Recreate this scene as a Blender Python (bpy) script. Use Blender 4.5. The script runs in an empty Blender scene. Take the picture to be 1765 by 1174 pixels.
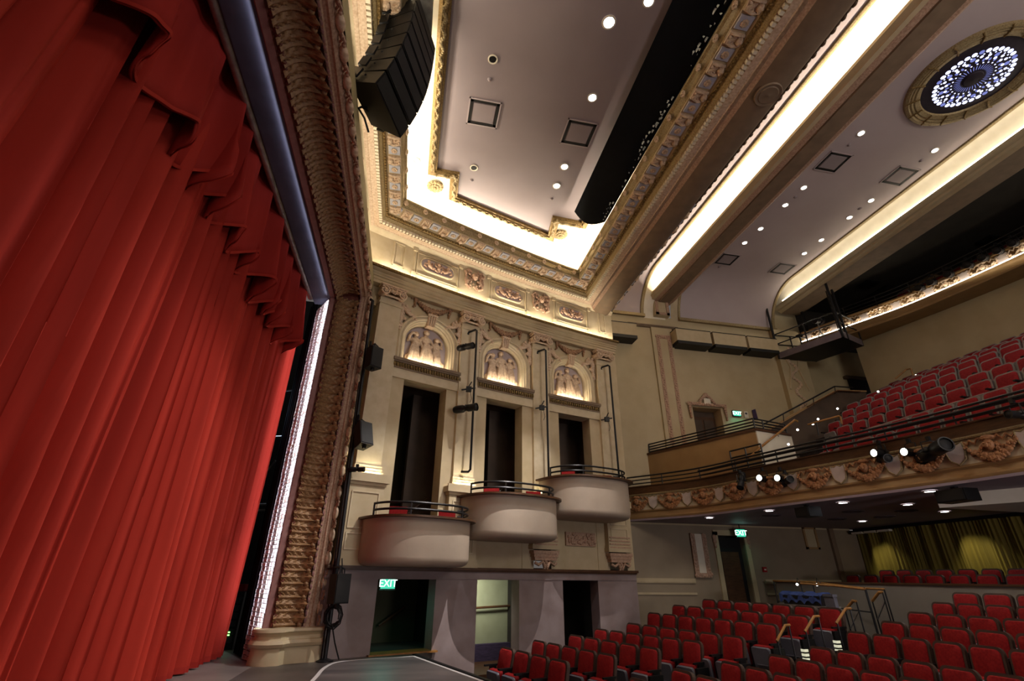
import bpy, bmesh, math, random
import numpy as np
from mathutils import Vector, Matrix, Euler
random.seed(7)
rng = np.random.RandomState(7)
SC = bpy.context.scene
COL = SC.collection
PI = math.pi

# ------------------------------------------------------------------ camera, world, exposure
EYE = 1.65
def cam_rows():
    yaw, pit, rol = [math.radians(a) for a in (11.42544, 26.23369, 0.584398)]
    F = Vector((math.sin(yaw)*math.cos(pit), math.cos(yaw)*math.cos(pit), math.sin(pit)))
    r = Vector((math.cos(yaw), -math.sin(yaw), 0)); u = r.cross(F)
    return r*math.cos(rol)+u*math.sin(rol), -r*math.sin(rol)+u*math.cos(rol), F
cr, cu, cf = cam_rows()
cam = bpy.data.objects.new('camera', bpy.data.cameras.new('camera'))
COL.objects.link(cam)
cam.matrix_world = Matrix(((cr.x, cu.x, -cf.x, 0), (cr.y, cu.y, -cf.y, 0), (cr.z, cu.z, -cf.z, EYE), (0, 0, 0, 1)))
cam.data.sensor_width = 36.0
cam.data.lens = 827.447*36/1765
cam.data.clip_start = 0.05; cam.data.clip_end = 200
SC.camera = cam
W = bpy.data.worlds.new('world'); SC.world = W; W.use_nodes = True
W.node_tree.nodes['Background'].inputs[0].default_value = (0.9, 0.8, 0.75, 1)
W.node_tree.nodes['Background'].inputs[1].default_value = 0.13
SC.view_settings.view_transform = 'Standard'; SC.view_settings.look = 'None'
SC.view_settings.gamma = 1.0; SC.view_settings.use_curve_mapping = False
SC.view_settings.exposure = 0.0
SC.cycles.use_denoising = True
SC.cycles.max_bounces = 7; SC.cycles.diffuse_bounces = 4; SC.cycles.glossy_bounces = 2
SC.cycles.transmission_bounces = 2; SC.cycles.transparent_max_bounces = 4
SC.cycles.sample_clamp_indirect = 4.0; SC.cycles.sample_clamp_direct = 0.0
SC.cycles.caustics_reflective = False; SC.cycles.caustics_refractive = False

WARM = (1.0, 0.87, 0.66); WHITE = (1.0, 0.96, 0.92); COOL = (0.84, 0.86, 1.0); NEUT = (1.0, 0.88, 0.78)
def aim(o, d):
    o.rotation_euler = Vector(d).to_track_quat('-Z', 'Y').to_euler()
def area(name, loc, d, sx, sy, power, col=WARM, roll=None, spread=180):
    l = bpy.data.lights.new(name, 'AREA'); l.shape = 'RECTANGLE'; l.size = sx; l.size_y = sy; l.energy = power; l.color = col
    l.spread = math.radians(spread)
    o = bpy.data.objects.new(name, l); COL.objects.link(o); o.location = loc
    d = Vector(d).normalized()
    if roll is not None:           # roll = direction of the long (x) side
        x = Vector(roll).normalized(); z = -d; y = z.cross(x).normalized(); x = y.cross(z).normalized()
        o.matrix_world = Matrix(((x.x, y.x, z.x, loc[0]), (x.y, y.y, z.y, loc[1]), (x.z, y.z, z.z, loc[2]), (0, 0, 0, 1)))
    else: aim(o, d)
    return o
def spot(name, loc, tgt, power, deg, col=WHITE, blend=.3, rad=.05):
    l = bpy.data.lights.new(name, 'SPOT'); l.energy = power; l.color = col; l.spot_size = math.radians(deg); l.spot_blend = blend
    l.shadow_soft_size = rad
    o = bpy.data.objects.new(name, l); COL.objects.link(o); o.location = loc
    aim(o, Vector(tgt)-Vector(loc)); return o
def along(name, a, b, d, width, power_m, col=WARM, spread=180):
    a = Vector(a); b = Vector(b); L = (b-a).length
    return area(name, (a+b)/2, d, L, width, power_m*L, col, roll=b-a, spread=spread)

# the splayed wall of the boxes: plan curve y = yw(u), d = distance in front of it
def yw(u): return 14.77+.37*(u-2.85)-.012*(u-2.85)**2
def nw(u):
    s = .37-.024*(u-2.85); L = math.hypot(1, s); return s/L, -1/L
def PW(u, d, z):
    n = nw(u); return Vector((u+d*n[0], yw(u)+d*n[1], z))

def lights():
    # ceiling cove of the bay before the stage (LED strip behind the cornice lip)
    along('cove light', (-1.45, -2.5, 12.2), (-1.45, 12.3, 12.2), (0.25, 0, 1), .1, 42)
    n = 5
    for i in range(n):
        a = PW(-1.0+i*6.6/n, .6, 12.2); b = PW(-1.0+(i+1)*6.6/n, .6, 12.2)
        m = nw(-1+(i+.5)*6.6/n); along('cove light', a, b, (m[0]*.25, m[1]*.25, 1), .1, 42)
    along('cove light', (5.95, 15.0, 12.2), (5.95, 10.5, 12.2), (-.25, 0, 1), .1, 40)
    # frieze strip behind the lip of the entablature
    n = 6
    for i in range(n):
        a = PW(-1.7+i*9.1/n, .12, 10.14); b = PW(-1.7+(i+1)*9.1/n, .12, 10.14)
        m = nw(-1.7+(i+.5)*9.1/n); along('frieze light', a, b, (-m[0]*.45, -m[1]*.45, 1), .05, 11)
    along('frieze light', (-1.93, -2.5, 10.14), (-1.93, 12.5, 10.14), (-.45, 0, 1), .05, 12)
    # house coves
    along('house cove light', (10.66, -2, 13.60), (10.66, 17.3, 13.60), (.05, 0, 1), .12, 36, (1, .9, .72))
    along('house cove light', (17.14, 0, 14.02), (17.14, 17.2, 14.02), (.12, 0, 1), .05, 2.3, (1, .88, .68))
    # niche strips, pilaster uplights
    for uc in (.2, 2.81, 5.5):
        m = nw(uc); along('niche light', PW(uc-.6, -.17, 7.47), PW(uc+.6, -.17, 7.47), (-m[0]*.55, -m[1]*.45, 1), .05, 9)
    for uc, w in ((-1.12, 26), (1.48, 24), (4.13, 34), (6.87, 16)):
        m = nw(uc); along('pilaster uplight', PW(uc-.27, .16, 3.98), PW(uc+.27, .16, 3.98), (-m[0]*.5, -m[1]*.5, 1), .05, w, (1, .88, .56))
    # white strip on the back edge of the arch, lighting the brick reveal and the deck behind it
    along('arch edge light', (-2.80, 12.44, .1), (-2.80, 12.44, 8.6), (-.3, .95, 0), .04, 8, (.95, .93, 1), 110)
    along('arch edge light', (-2.82, 0, 8.66), (-2.82, 12.3, 8.66), (-.6, 0, .5), .03, .6, COOL)
    # house downlights
    for p, w in (((3.42, 6.08), 700), ((3.50, 7.38), 90), ((3.60, 10.6), 60), ((3.62, 11.6), 60), ((3.45, 4.0), 90)):
        spot('downlight', (p[0], p[1], 13.0), (p[0], p[1], 0), w, 95, (.96, .95, 1))
    for x in (13.15, 16.1):
        for y in (8.45, 10.93, 11.9, 13.35, 14.3, 16.65, 3, 5):
            spot('downlight', (x, y, 14.5), (x-.3, y, 0), 42, 80, NEUT)
    for p in UNDER: spot('under balcony light', (p[0], p[1], 3.42), (p[0], p[1], 0), 30, 125, (1, .93, .85))
    # lamps on the balcony rails and front-of-house positions playing on the curtain, stage and boxes
    for p, t, w, dg in (((10.4, 13.2, 4.7), (-3.8, 6.8, 2.4), 1500, 32), ((10.7, 12.3, 4.7), (-3.8, 8.8, 2.2), 1700, 30), ((11.2, 9.6, 4.75), (-3.8, 8.0, 2.5), 800, 30), ((11.6, 8.4, 4.75), (-3.8, 10.0, 3.0), 500, 28)):
        spot('rail spotlight', p, t, w, dg, (1, .82, .66), .6, .06)
    spot('front of house spotlight', (12.2, 1.5, 5.2), (-3.8, 8.5, 4.0), 300, 36, (1, .8, .66), .8, .08)
    spot('front of house spotlight', (12.2, 0.5, 5.2), (0.5, 13.3, 8.5), 110, 34, (.98, .88, .84), .5, .05)
    spot('front of house spotlight', (12.2, -2.5, 5.2), (3.4, 14.6, 8.2), 260, 30, (.98, .88, .84), .5, .05)
    for t_, w_ in (((.2, 12.6, 2.0), 3000), ((3.6, 14.0, 3.0), 2400)): spot('bay lighting slot lamp', (5.3, 9.2, 12.12), t_, w_, 34, (1, .95, .92), .5, .03)
    # corridor behind the middle doorway
    area('corridor light', PW(2.7, -1.3, 1.66), (.05, .8, -1), .9, .3, 46, (.97, 1, .84))
    # curtain behind the stalls
    spot('curtain lamp', (17.45, 17.1, 3.45), (18.3, 16.8, 1.6), 80, 74, (1, .93, .62), 1)
    spot('curtain lamp', (17.45, 13.7, 3.45), (18.3, 13.4, 1.6), 90, 80, (1, .93, .62), 1)
    along('upper balcony light', (19.0, 15.6, 12.06), (20.5, 9.2, 12.06), (.5, 0, .8), .04, 1.1, (1, .9, .7))
    # added unseen area fills standing in for the general bounce of the large room
    area('stalls fill light', (11, -3.5, 1.9), (.1, .9, .35), 3, .6, 300, (1, .9, .92))
    area('house fill light', (14, -4.5, 9), (0, .95, .12), 5, 3, 420, (1, .9, .78))
    area('fill light', (6, -5, 12.5), (.05, .55, -.6), 6, 4, 330, (1, .86, .74))
UNDER = [(10.2, 15.8), (10.85, 13.6), (11.55, 11.55), (11.95, 9.45), (15.9, 15.3), (13.5, 11.4), (15.9, 12.35)]
lights()

# ------------------------------------------------------------------ materials
def lin(h):
    h = h.lstrip('#'); c = [int(h[i:i+2], 16)/255 for i in (0, 2, 4)]
    return tuple((x/12.92 if x <= .04045 else ((x+.055)/1.055)**2.4) for x in c)+(1,)
def mat(name, c1, c2=None, rough=.6, metal=0, scale=5, bump=0, bscale=60, stretch=None, sheen=0, spec=.4, emis=None, estr=0):
    m = bpy.data.materials.new(name); m.use_nodes = True
    nt = m.node_tree; b = nt.nodes['Principled BSDF']
    b.inputs['Roughness'].default_value = rough; b.inputs['Metallic'].default_value = metal
    b.inputs['Specular IOR Level'].default_value = spec
    if sheen:
        b.inputs['Sheen Weight'].default_value = sheen; b.inputs['Sheen Roughness'].default_value = .4
        b.inputs['Sheen Tint'].default_value = lin(c1)
    if emis:
        b.inputs['Emission Color'].default_value = emis if len(emis) == 4 else tuple(emis)+(1,)
        b.inputs['Emission Strength'].default_value = estr
    tc = nt.nodes.new('ShaderNodeTexCoord'); src = tc.outputs['Object']
    if stretch:
        mp = nt.nodes.new('ShaderNodeMapping'); mp.inputs['Scale'].default_value = stretch
        nt.links.new(src, mp.inputs['Vector']); src = mp.outputs['Vector']
    if c2:
        n = nt.nodes.new('ShaderNodeTexNoise'); n.inputs['Scale'].default_value = scale; n.inputs['Detail'].default_value = 5
        r = nt.nodes.new('ShaderNodeValToRGB'); r.color_ramp.elements[0].position = .35; r.color_ramp.elements[1].position = .68
        r.color_ramp.elements[0].color = lin(c1); r.color_ramp.elements[1].color = lin(c2)
        nt.links.new(src, n.inputs['Vector']); nt.links.new(n.outputs['Fac'], r.inputs['Fac'])
        nt.links.new(r.outputs['Color'], b.inputs['Base Color'])
    else: b.inputs['Base Color'].default_value = lin(c1)
    if bump:
        n2 = nt.nodes.new('ShaderNodeTexNoise'); n2.inputs['Scale'].default_value = bscale; n2.inputs['Detail'].default_value = 3
        bp = nt.nodes.new('ShaderNodeBump'); bp.inputs['Strength'].default_value = bump; bp.inputs['Distance'].default_value = .02
        nt.links.new(src, n2.inputs['Vector']); nt.links.new(n2.outputs['Fac'], bp.inputs['Height']); nt.links.new(bp.outputs['Normal'], b.inputs['Normal'])
    return m
def glow(name, col, s, base='#222222'):
    return mat(name, base, emis=col, estr=s)
cream = mat('cream plaster', '#c9b795', '#bfac88', .55, scale=3, bump=.05, bscale=30)
cream2 = mat('pale trim plaster', '#d3c3a4', '#c7b592', .5, scale=4)
olive = mat('olive plaster', '#b7a87c', '#ad9e74', .6, scale=2)
wallc = mat('house wall paint', '#c6b692', '#bba985', .55, scale=1.2)
tan = mat('tan parapet paint', '#a8865a', '#9d7c52', .55, scale=2)
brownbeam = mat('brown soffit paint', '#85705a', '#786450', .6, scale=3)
pink = mat('pink ornament', '#c4a38a', '#a27e66', .55, scale=26, bump=.25, bscale=45)
pinkl = mat('pale pink ornament', '#dcc4a8', '#bfa184', .55, scale=20, bump=.2, bscale=50)
rose = mat('rose strip paint', '#9a6f6a', '#8d625e', .6, scale=8)
gold = mat('gold leaf', '#957a4a', '#5e4a2c', .4, .45, scale=30, bump=.5, bscale=60)
goldl = mat('pale gold leaf', '#a9966f', '#806c4a', .45, .3, scale=30, bump=.4, bscale=50)
acan = mat('acanthus paint', '#a37f58', '#7a563a', .5, .1, scale=9, bump=.35, bscale=40)
acanr = mat('acanthus ground paint', '#7a4436', '#5f3228', .55, scale=12, bump=.3, bscale=40)
white = mat('white paint', '#efe6d2', '#e6dcc6', .6, scale=3)
dent = mat('dentil white', '#eadfc4', None, .6)
lilac = mat('lilac ceiling paint', '#bcaeb0', '#b5a6a8', .6, scale=.7)
lilacd = mat('grey ceiling paint', '#9c8f92', '#94878a', .6, scale=.7)
skyb = mat('pale blue coffer', '#babac4', '#acacb6', .6, scale=8)
plast = mat('marbled pier plaster', '#9a8a88', '#857370', .45, scale=1.6, bump=.08, bscale=12)
boxp = mat('box front plaster', '#bcab98', '#b3a18e', .55, scale=2, bump=.04, bscale=20)
velvet = mat('red velvet', '#b2362a', '#94251c', .75, scale=1.5, stretch=(1, 1, .12), sheen=.35, spec=.15)
velvetd = mat('red velvet valance', '#a83028', '#8a201a', .75, scale=1.5, stretch=(1, 1, .12), sheen=.3, spec=.15)
goldv = mat('gold drape velvet', '#80702e', '#685a22', .7, scale=2, stretch=(1, 1, .1), sheen=.3, spec=.2)
blackf = mat('black fabric', '#0c0d12', '#08090d', .9, scale=4, spec=.1)
blackp = mat('black paint', '#080708', None, .5)
blackg = mat('black steel', '#1c1b1d', None, .42, .3)
railm = mat('dark rail steel', '#2b2a2b', None, .35, .5)
navy = mat('dark blue board', '#4a4a5a', '#40404f', .6, scale=3)
silver = mat('aluminium pipe', '#a9a6a0', '#85827c', .38, .6, scale=6)
brickm = mat('painted white brick', '#ddd8d8', '#b9b0b2', .5, scale=5, bump=.5, bscale=18)
brickm2 = mat('worn white brick', '#cfc4c0', '#9c8a84', .5, scale=9, bump=.5, bscale=18)
mortar = mat('mortar', '#8f888a', None, .8)
deck = mat('stage deck', '#57504c', '#3f3a38', .42, scale=1.3, bump=.04, bscale=40)
deckl = mat('lit deck tone', '#7d7874', '#6a6562', .45, scale=1.5)  # lighter than the stage deck: light behind the arch put into the colour
deckb = mat('painted pit cover', '#6f6866', '#4f4a4b', .4, scale=1.1, stretch=(.5, 2.5, 1))
tape = mat('white tape', '#d6d2d0', None, .5)
carpet = mat('dark house floor', '#2a2228', '#1f191e', .9, scale=8)
purple = mat('purple carpet', '#4a3a58', '#332840', .9, scale=9, stretch=(.6, .6, 4))
woodm = mat('brown wood', '#5b3c25', '#452c1a', .4, scale=4, stretch=(1, 1, 6))
wooda = mat('oak handrail', '#a9793f', '#8f6230', .35, scale=6)
redseat = mat('red seat fabric', '#8e1c1c', '#7a1417', .8, scale=30, sheen=.2, spec=.15)
redseatm = mat('balcony seat fabric', '#8c2428', '#7a1c20', .8, scale=30, sheen=.2, spec=.15)
taupe = mat('taupe seat shell', '#4a382e', '#3d2e26', .55, scale=5)
greysh = mat('grey seat shell', '#8a8584', '#7a7675', .45, scale=5)
pan = mat('grey seat pan plastic', '#6c6c76', '#5f5f6a', .4, scale=4)
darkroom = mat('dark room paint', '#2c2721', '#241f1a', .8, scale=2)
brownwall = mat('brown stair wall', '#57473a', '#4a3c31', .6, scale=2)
steelb = mat('platform steel', '#7c7074', '#6f6468', .5, .2, scale=4)
grille = mat('loudspeaker grille', '#0d0b0c', '#080708', .6, scale=80)
bluec = mat('blue cover cloth', '#283c74', '#1c2a56', .7, scale=6)
greenx = glow('exit sign green', (.06, .62, .38), 1.3)
exitw = glow('exit letters', (.75, 1, .9), 2.6)
lampon = glow('lit lens', (1, .95, .72), 14)
ledw = glow('led strip', (1, .93, .76), 9)
bulb = glow('downlight lens', (.96, .96, 1), 14)
bulbh = glow('bright downlight lens', (.94, .94, 1), 60)
steplt = glow('step light', (1, .97, .92), 7)
ivory = glow('row light panel', (.95, .95, .7), .55, '#cfcaa8')
blueg = glow('blue lit glass', (.62, .66, 1), 3.2)
blueg2 = glow('dim blue glass', (.26, .30, .8), .75)
domed = mat('dark dome paint', '#2c2230', '#221a26', .7, scale=6)
glint = mat('foil glint edge', '#b8c6da', '#7c8aa0', .25, .7, scale=30)
ledg = glow('rack light', (.3, 1, .2), 4)

# ------------------------------------------------------------------ mesh helpers
class G:
    def __init__(s): s.v = []; s.f = []; s.T = Matrix.Identity(4)
    def add(s, vs, fs):
        n = len(s.v); s.v += [s.T @ Vector(v) for v in vs]; s.f += [tuple(i+n for i in f) for f in fs]; return s
    def box(s, lo, hi):
        x0, y0, z0 = lo; x1, y1, z1 = hi
        return s.add([(x0, y0, z0), (x1, y0, z0), (x1, y1, z0), (x0, y1, z0), (x0, y0, z1), (x1, y0, z1), (x1, y1, z1), (x0, y1, z1)],
              [(3, 2, 1, 0), (4, 5, 6, 7), (0, 1, 5, 4), (1, 2, 6, 5), (2, 3, 7, 6), (3, 0, 4, 7)])
    def cbox(s, c, sz): return s.box([c[i]-sz[i]/2 for i in range(3)], [c[i]+sz[i]/2 for i in range(3)])
    def grid(s, rows, closed=False, flip=False):
        nr = len(rows); nc = len(rows[0]); fs = []
        for i in range(nr-1):
            for j in range(nc if closed else nc-1):
                k = (j+1) % nc; q = (i*nc+j, i*nc+k, (i+1)*nc+k, (i+1)*nc+j); fs.append(q[::-1] if flip else q)
        return s.add([p for r in rows for p in r], fs)
    def tube(s, pts, r, n=8, cap=True):
        pts = [Vector(p) for p in pts]; rs = r if isinstance(r, (list, tuple)) else [r]*len(pts)
        rows = []; prev = None
        for i, p in enumerate(pts):
            t = (pts[min(i+1, len(pts)-1)]-pts[max(i-1, 0)]).normalized()
            if prev is None: a = t.orthogonal().normalized()
            else:
                a = prev-t*prev.dot(t); a = a.normalized() if a.length > 1e-6 else t.orthogonal().normalized()
            prev = a; b = t.cross(a)
            rows.append([p+(a*math.cos(2*PI*k/n)+b*math.sin(2*PI*k/n))*rs[i] for k in range(n)])
        m = len(s.v); s.grid(rows, True)
        if cap: s.f.append(tuple(m+k for k in range(n))[::-1]); e = m+(len(rows)-1)*n; s.f.append(tuple(e+k for k in range(n)))
        return s
    def ball(s, c, r, nu=8, nv=5):
        r = (r, r, r) if not isinstance(r, (tuple, list)) else r
        rows = [[(c[0]+r[0]*math.sin(PI*i/nv)*math.cos(2*PI*j/nu), c[1]+r[1]*math.sin(PI*i/nv)*math.sin(2*PI*j/nu), c[2]-r[2]*math.cos(PI*i/nv)) for j in range(nu)] for i in range(nv+1)]
        return s.grid(rows, True)
    def lathe(s, prof, n=24, c=(0, 0, 0), a0=0, a1=2*PI):
        full = abs(a1-a0-2*PI) < 1e-6; m = n if full else n+1
        rows = [[(c[0]+r*math.cos(a0+(a1-a0)*j/n), c[1]+r*math.sin(a0+(a1-a0)*j/n), c[2]+z) for j in range(m)] for r, z in prof]
        return s.grid(rows, full)
    def prism(s, poly, z0, z1):
        n = len(poly); return s.add([(p[0], p[1], z0) for p in poly]+[(p[0], p[1], z1) for p in poly],
              [tuple(range(n))[::-1], tuple(range(n, 2*n))]+[(i, (i+1) % n, n+(i+1) % n, n+i) for i in range(n)])
    def wbox(s, u0, u1, z0, z1, d0, d1, n=None):          # box that follows the splayed wall
        n = n or max(1, int(abs(u1-u0)/.5))
        us = [u0+(u1-u0)*i/n for i in range(n+1)]
        rows = [[PW(u, d0, z0), PW(u, d1, z0), PW(u, d1, z1), PW(u, d0, z1)] for u in us]
        m = len(s.v); s.grid(rows, True); s.f.append((m+3, m+2, m+1, m)); e = m+4*n; s.f.append((e, e+1, e+2, e+3)); return s
    def sweep(s, path, prof, closed=False):               # path: plan points, prof: (offset to the left of travel, z)
        P = [Vector((p[0], p[1])) for p in path]; n = len(P); mit = []
        for i in range(n):
            a = P[i]-P[i-1] if (i > 0 or closed) else P[1]-P[0]
            b = P[(i+1) % n]-P[i] if (i < n-1 or closed) else a
            a = a.normalized(); b = b.normalized(); na = Vector((-a.y, a.x)); nb = Vector((-b.y, b.x)); m = na+nb
            mit.append(m/max(.3, m.dot(na)) if m.length > 1e-6 else na)
        rows = [[(P[i].x+o*mit[i].x, P[i].y+o*mit[i].y, z) for o, z in prof] for i in range(n)]
        if closed: rows.append(rows[0])
        return s.grid(rows)
    def mesh(s, name, m, smooth=True, org=None):
        me = bpy.data.meshes.new(name); o = org or Vector((0, 0, 0))
        me.from_pydata([tuple(v-o) for v in s.v], [], s.f); me.validate()
        bm = bmesh.new(); bm.from_mesh(me); bmesh.ops.recalc_face_normals(bm, faces=bm.faces); bm.to_mesh(me); bm.free()
        if smooth:
            me.polygons.foreach_set('use_smooth', [True]*len(me.polygons)); me.set_sharp_from_angle(angle=math.radians(38))
        if m: me.materials.append(m)
        return me
ORG = {}
def put(name, data, parent=None, loc=(0, 0, 0), rot=None, mtx=None):
    o = bpy.data.objects.new(name, data); COL.objects.link(o)
    if parent: o.parent = parent
    if mtx is not None: o.matrix_basis = mtx
    else:
        o.location = loc
        if rot: o.rotation_euler = rot
    return o
def part(g, name, m, parent, smooth=True, label=None, kind=None):   # g in world coordinates, parent an unrotated root
    org = ORG.get(parent.name, Vector((0, 0, 0)))
    o = put(name, g.mesh(name, m, smooth, org), parent); ORG[o.name] = org
    if label: o['label'] = label
    if kind: o['kind'] = kind
    return o
def tag(o, label, cat, group=None, kind=None):
    if label: o['label'] = label
    if cat: o['category'] = cat
    if group: o['group'] = group
    if kind: o['kind'] = kind
    return o
def thing(name, label, cat, loc=(0, 0, 0), group=None):
    o = put(name, None, None, loc); ORG[o.name] = Vector(loc); o.empty_display_size = .1
    return tag(o, label, cat, group)
def struct(name, g, m, label, cat, smooth=True):
    o = put(name, g.mesh(name, m, smooth)); ORG[o.name] = Vector((0, 0, 0)); o['kind'] = 'structure'
    return tag(o, label, cat)
def local(name, g, m, parent, smooth=True, label=None):              # g already in the parent's own coordinates
    o = put(name, g.mesh(name, m, smooth), parent)
    if label: o['label'] = label
    return o
def copy_tree(o, parent=None):
    c = o.copy(); COL.objects.link(c); c.parent = parent
    for ch in list(o.children): copy_tree(ch, c)
    return c
def frame_at(p, x, z):                                               # basis with given x (along) and up; y completes it
    x = Vector(x).normalized(); z = Vector(z).normalized(); y = z.cross(x).normalized(); z = x.cross(y)
    return Matrix(((x.x, y.x, z.x, p[0]), (x.y, y.y, z.y, p[1]), (x.z, y.z, z.z, p[2]), (0, 0, 0, 1)))
def wall_frame(u, d, z):                                             # x along the splayed wall, -y out of it, z up
    n = nw(u); return frame_at(PW(u, d, z), (-n[1], n[0], 0), (0, 0, 1))
def lumps(g, fn, n, r, seed=1):                                      # carved relief: many small rounded lobes
    q = random.Random(seed)
    for i in range(n):
        x, y, z = fn(i/max(1, n-1), q); k = r*(.7+.6*q.random()); g.ball((x, y, z), (k, k*.7, k*(.8+.5*q.random())), 6, 4)
def catmull(pts, n):
    P = [Vector(p) for p in pts]; out = []
    for i in range(len(P)-1):
        a, b, c, d = P[max(i-1, 0)], P[i], P[i+1], P[min(i+2, len(P)-1)]
        for k in range(n):
            t = k/n; out.append(.5*((2*b)+(c-a)*t+(2*a-5*b+4*c-d)*t*t+(3*b-a-3*c+d)*t**3))
    return out+[P[-1]]
def walk(path, step, start=0.):                                      # points and directions along a polyline at equal steps
    out = []; need = start
    for a, b in zip(path[:-1], path[1:]):
        a = Vector(a); b = Vector(b); L = (b-a).length; t = (b-a)/L if L else b-a; s = need
        while s <= L: out.append((a+t*s, t)); s += step
        need = s-L
    return out
def ray(px, py): return cr*((px-882.5)/827.447)-cu*((py-587)/827.447)+cf
def at_x(px, py, X): d = ray(px, py); return Vector((0, 0, EYE))+d*(X/d.x)
def at_y(px, py, Y): d = ray(px, py); return Vector((0, 0, EYE))+d*(Y/d.y)
def at_z(px, py, Z): d = ray(px, py); return Vector((0, 0, EYE))+d*((Z-EYE)/d.z)
def ordinal(i): return ['first', 'second', 'third', 'fourth', 'fifth', 'sixth', 'seventh', 'eighth', 'ninth', 'tenth', 'eleventh', 'twelfth', 'thirteenth', 'fourteenth', 'fifteenth', 'sixteenth', 'seventeenth', 'eighteenth', 'nineteenth', 'twentieth', 'last'][i]

# ================================================================== STAGE AND ARCH
tp = [at_z(*q, 0) for q in ((532, 1182), (545, 1168), (560, 1152), (585, 1142), (640, 1137), (713, 1132.5))]
far = at_z(713, 1132.5, 0); end = at_z(826, 1174, 0); ed = (end-far).normalized(); nr = Vector((-ed.y, ed.x, 0))*1
edge = [far+nr*.14-ed*.25, end+nr*.14, end+nr*.14+ed*9]
fl = G()
poly = [(-9, -4), (edge[2].x, -4), (edge[2].x, edge[2].y), (edge[1].x, edge[1].y), (edge[0].x, edge[0].y), (.86, 13.75), (-.6, 13.75), (-2.0, 13.4), (-2.74, 12.5), (-2.74, -4)]
fl.prism([(-2.74, -4), (1.9, -4)]+[(e.x, e.y) for e in edge[:2][::-1]]+[(.95, 14.05), (-.6, 13.75), (-1.5, 13.7), (-2.2, 13.3), (-2.74, 12.9)], -.14, 0)
struct('floor_stage', fl, deck, 'dark brown painted stage deck with worn forestage below the arch', 'floor', False)
fb = G(); fb.prism([(-9, -4), (-2.74, -4), (-2.74, 13.6), (-2.0, 16), (-9, 16)], -.14, .001)
struct('floor_backstage', fb, deckl, 'deck in a lit grey tone behind the arch under the red curtain', 'floor', False)
pc = G(); pc.prism([(p.x, p.y) for p in tp]+[(end.x, end.y), (end.x+ed.x*8, end.y+ed.y*8), (tp[0].x+.2, -2)], .001, .012)
tag(put('pit_cover', pc.mesh('pit_cover', deckb, False)), 'scuffed grey pit cover edged with white tape on the stage front', 'stage platform')
tg = G()
cl = catmull(tp[:-1], 6)+[tp[-1], end, end+ed*5]
tg.sweep([(p.x, p.y) for p in cl], [(-.035, .012), (-.035, .016), (.035, .016), (.035, .012)])
tag(put('edge_tape', tg.mesh('edge_tape', tape, False)), 'white tape line marking the curved edge of the pit cover', 'tape')
rim = G(); rim.sweep([(edge[0].x, edge[0].y), (edge[1].x, edge[1].y), (edge[1].x+ed.x*5, edge[1].y+ed.y*5)], [(-.08, -.9), (0, -.9), (0, .03), (-.08, .03), (-.08, -.9)])
struct('trim_stage_edge', rim, blackp, 'black painted rim along the stage front above the seats', 'trim', False)

XI, YI, ZI = -2.75, 12.47, 8.7                       # inner edge of the arch
def arch_rows(prof, z0=.4):                            # prof: (X, w) ; up the side, over the head
    return [[(x, YI+w, z0) for x, w in prof], [(x, YI+w, ZI+w) for x, w in prof], [(x, -4, ZI+w) for x, w in prof]]
aw = struct('wall_arch', G().grid([[(-3.25, 13.0, ZI+.03), (XI, 13.0, ZI+.03)], [(-3.25, -4, ZI+.03), (XI, -4, ZI+.03)]]), navy, 'arch wall around the stage opening with carved gilded frame', 'wall', False)
part(G().grid(arch_rows([(XI, 0), (XI+.02, -.012), (XI+.12, .03)])), 'edge_strip', rose, aw)
part(G().grid(arch_rows([(XI+.12, .03), (-2.56, .10), (-2.47, .17), (-2.32, .26), (-2.12, .32), (-2.0, .34)])), 'cove', acanr, aw)
part(G().grid(arch_rows([(-2.0, .34), (-1.985, .29), (-1.94, .29), (-1.925, .34), (-1.88, .35), (-1.84, .33), (-1.8, .36), (-1.76, .46), (-1.70, .50), (-1.70, .62)])), 'outer_moulding', pink, aw)
part(G().grid([[(-1.70, YI+.5, .4), (-1.70, 14.2, .4)], [(-1.70, YI+.5, ZI+.5), (-1.70, 14.2, ZI+.5)]]), 'return', olive, aw)
part(G().grid([[(-1.70, 13.0, ZI+.5), (-1.70, 13.0, 9.75)], [(-1.70, -4, ZI+.5), (-1.70, -4, 9.75)]]), 'head_fascia', olive, aw)
# acanthus leaves
lf = G(); rows = []
for i in range(19):
    t = i/18; w = .128*math.sin(min(1, t*1.6+.25)*PI/2)*(1 if t < .8 else math.sqrt(max(0, 1-((t-.8)/.2)**2))*.9+.1); r = []
    for j in range(9):
        s = (j-4)/4; rib = .022*math.cos((t*9-abs(s)*2.6)*PI)*(.35+abs(s))+.02*max(0, 1-abs(s)*4)
        z = -.135*math.sin(PI*t)*.9+.05+rib+.035*(1-s*s)+(.07*max(0, t-.72)/.28)
        r.append((s*w*(1+.10*math.sin(t*9*PI)), t*.64, z))
    rows.append(r)
lf.grid(rows); leaf_me = lf.mesh('leaf', acan)
lf2 = G(); rows = []
for i in range(7):
    t = i/6; w = .075*math.sin((t*.8+.2)*PI)
    rows.append([(((j-3)/3)*w, t*.5+.03, -.12*math.sin(PI*t)+.07+.03*math.cos((j-3)*PI/3)) for j in range(7)])
lf2.grid(rows); lf2.ball((0, .56, .06), (.05, .05, .04)); leaf2_me = lf2.mesh('leaf_small', acan)
k = 0; z = .55
while z < ZI+.1:
    put('leaf' if k % 2 == 0 else 'leaf_tip', leaf_me if k % 2 == 0 else leaf2_me, aw, mtx=frame_at((-2.60, YI+.055, z), (0, 0, -1), (.42, -.9, 0)) @ Matrix.Identity(4)); z += .132; k += 1
y = YI-.05; k = 0
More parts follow.
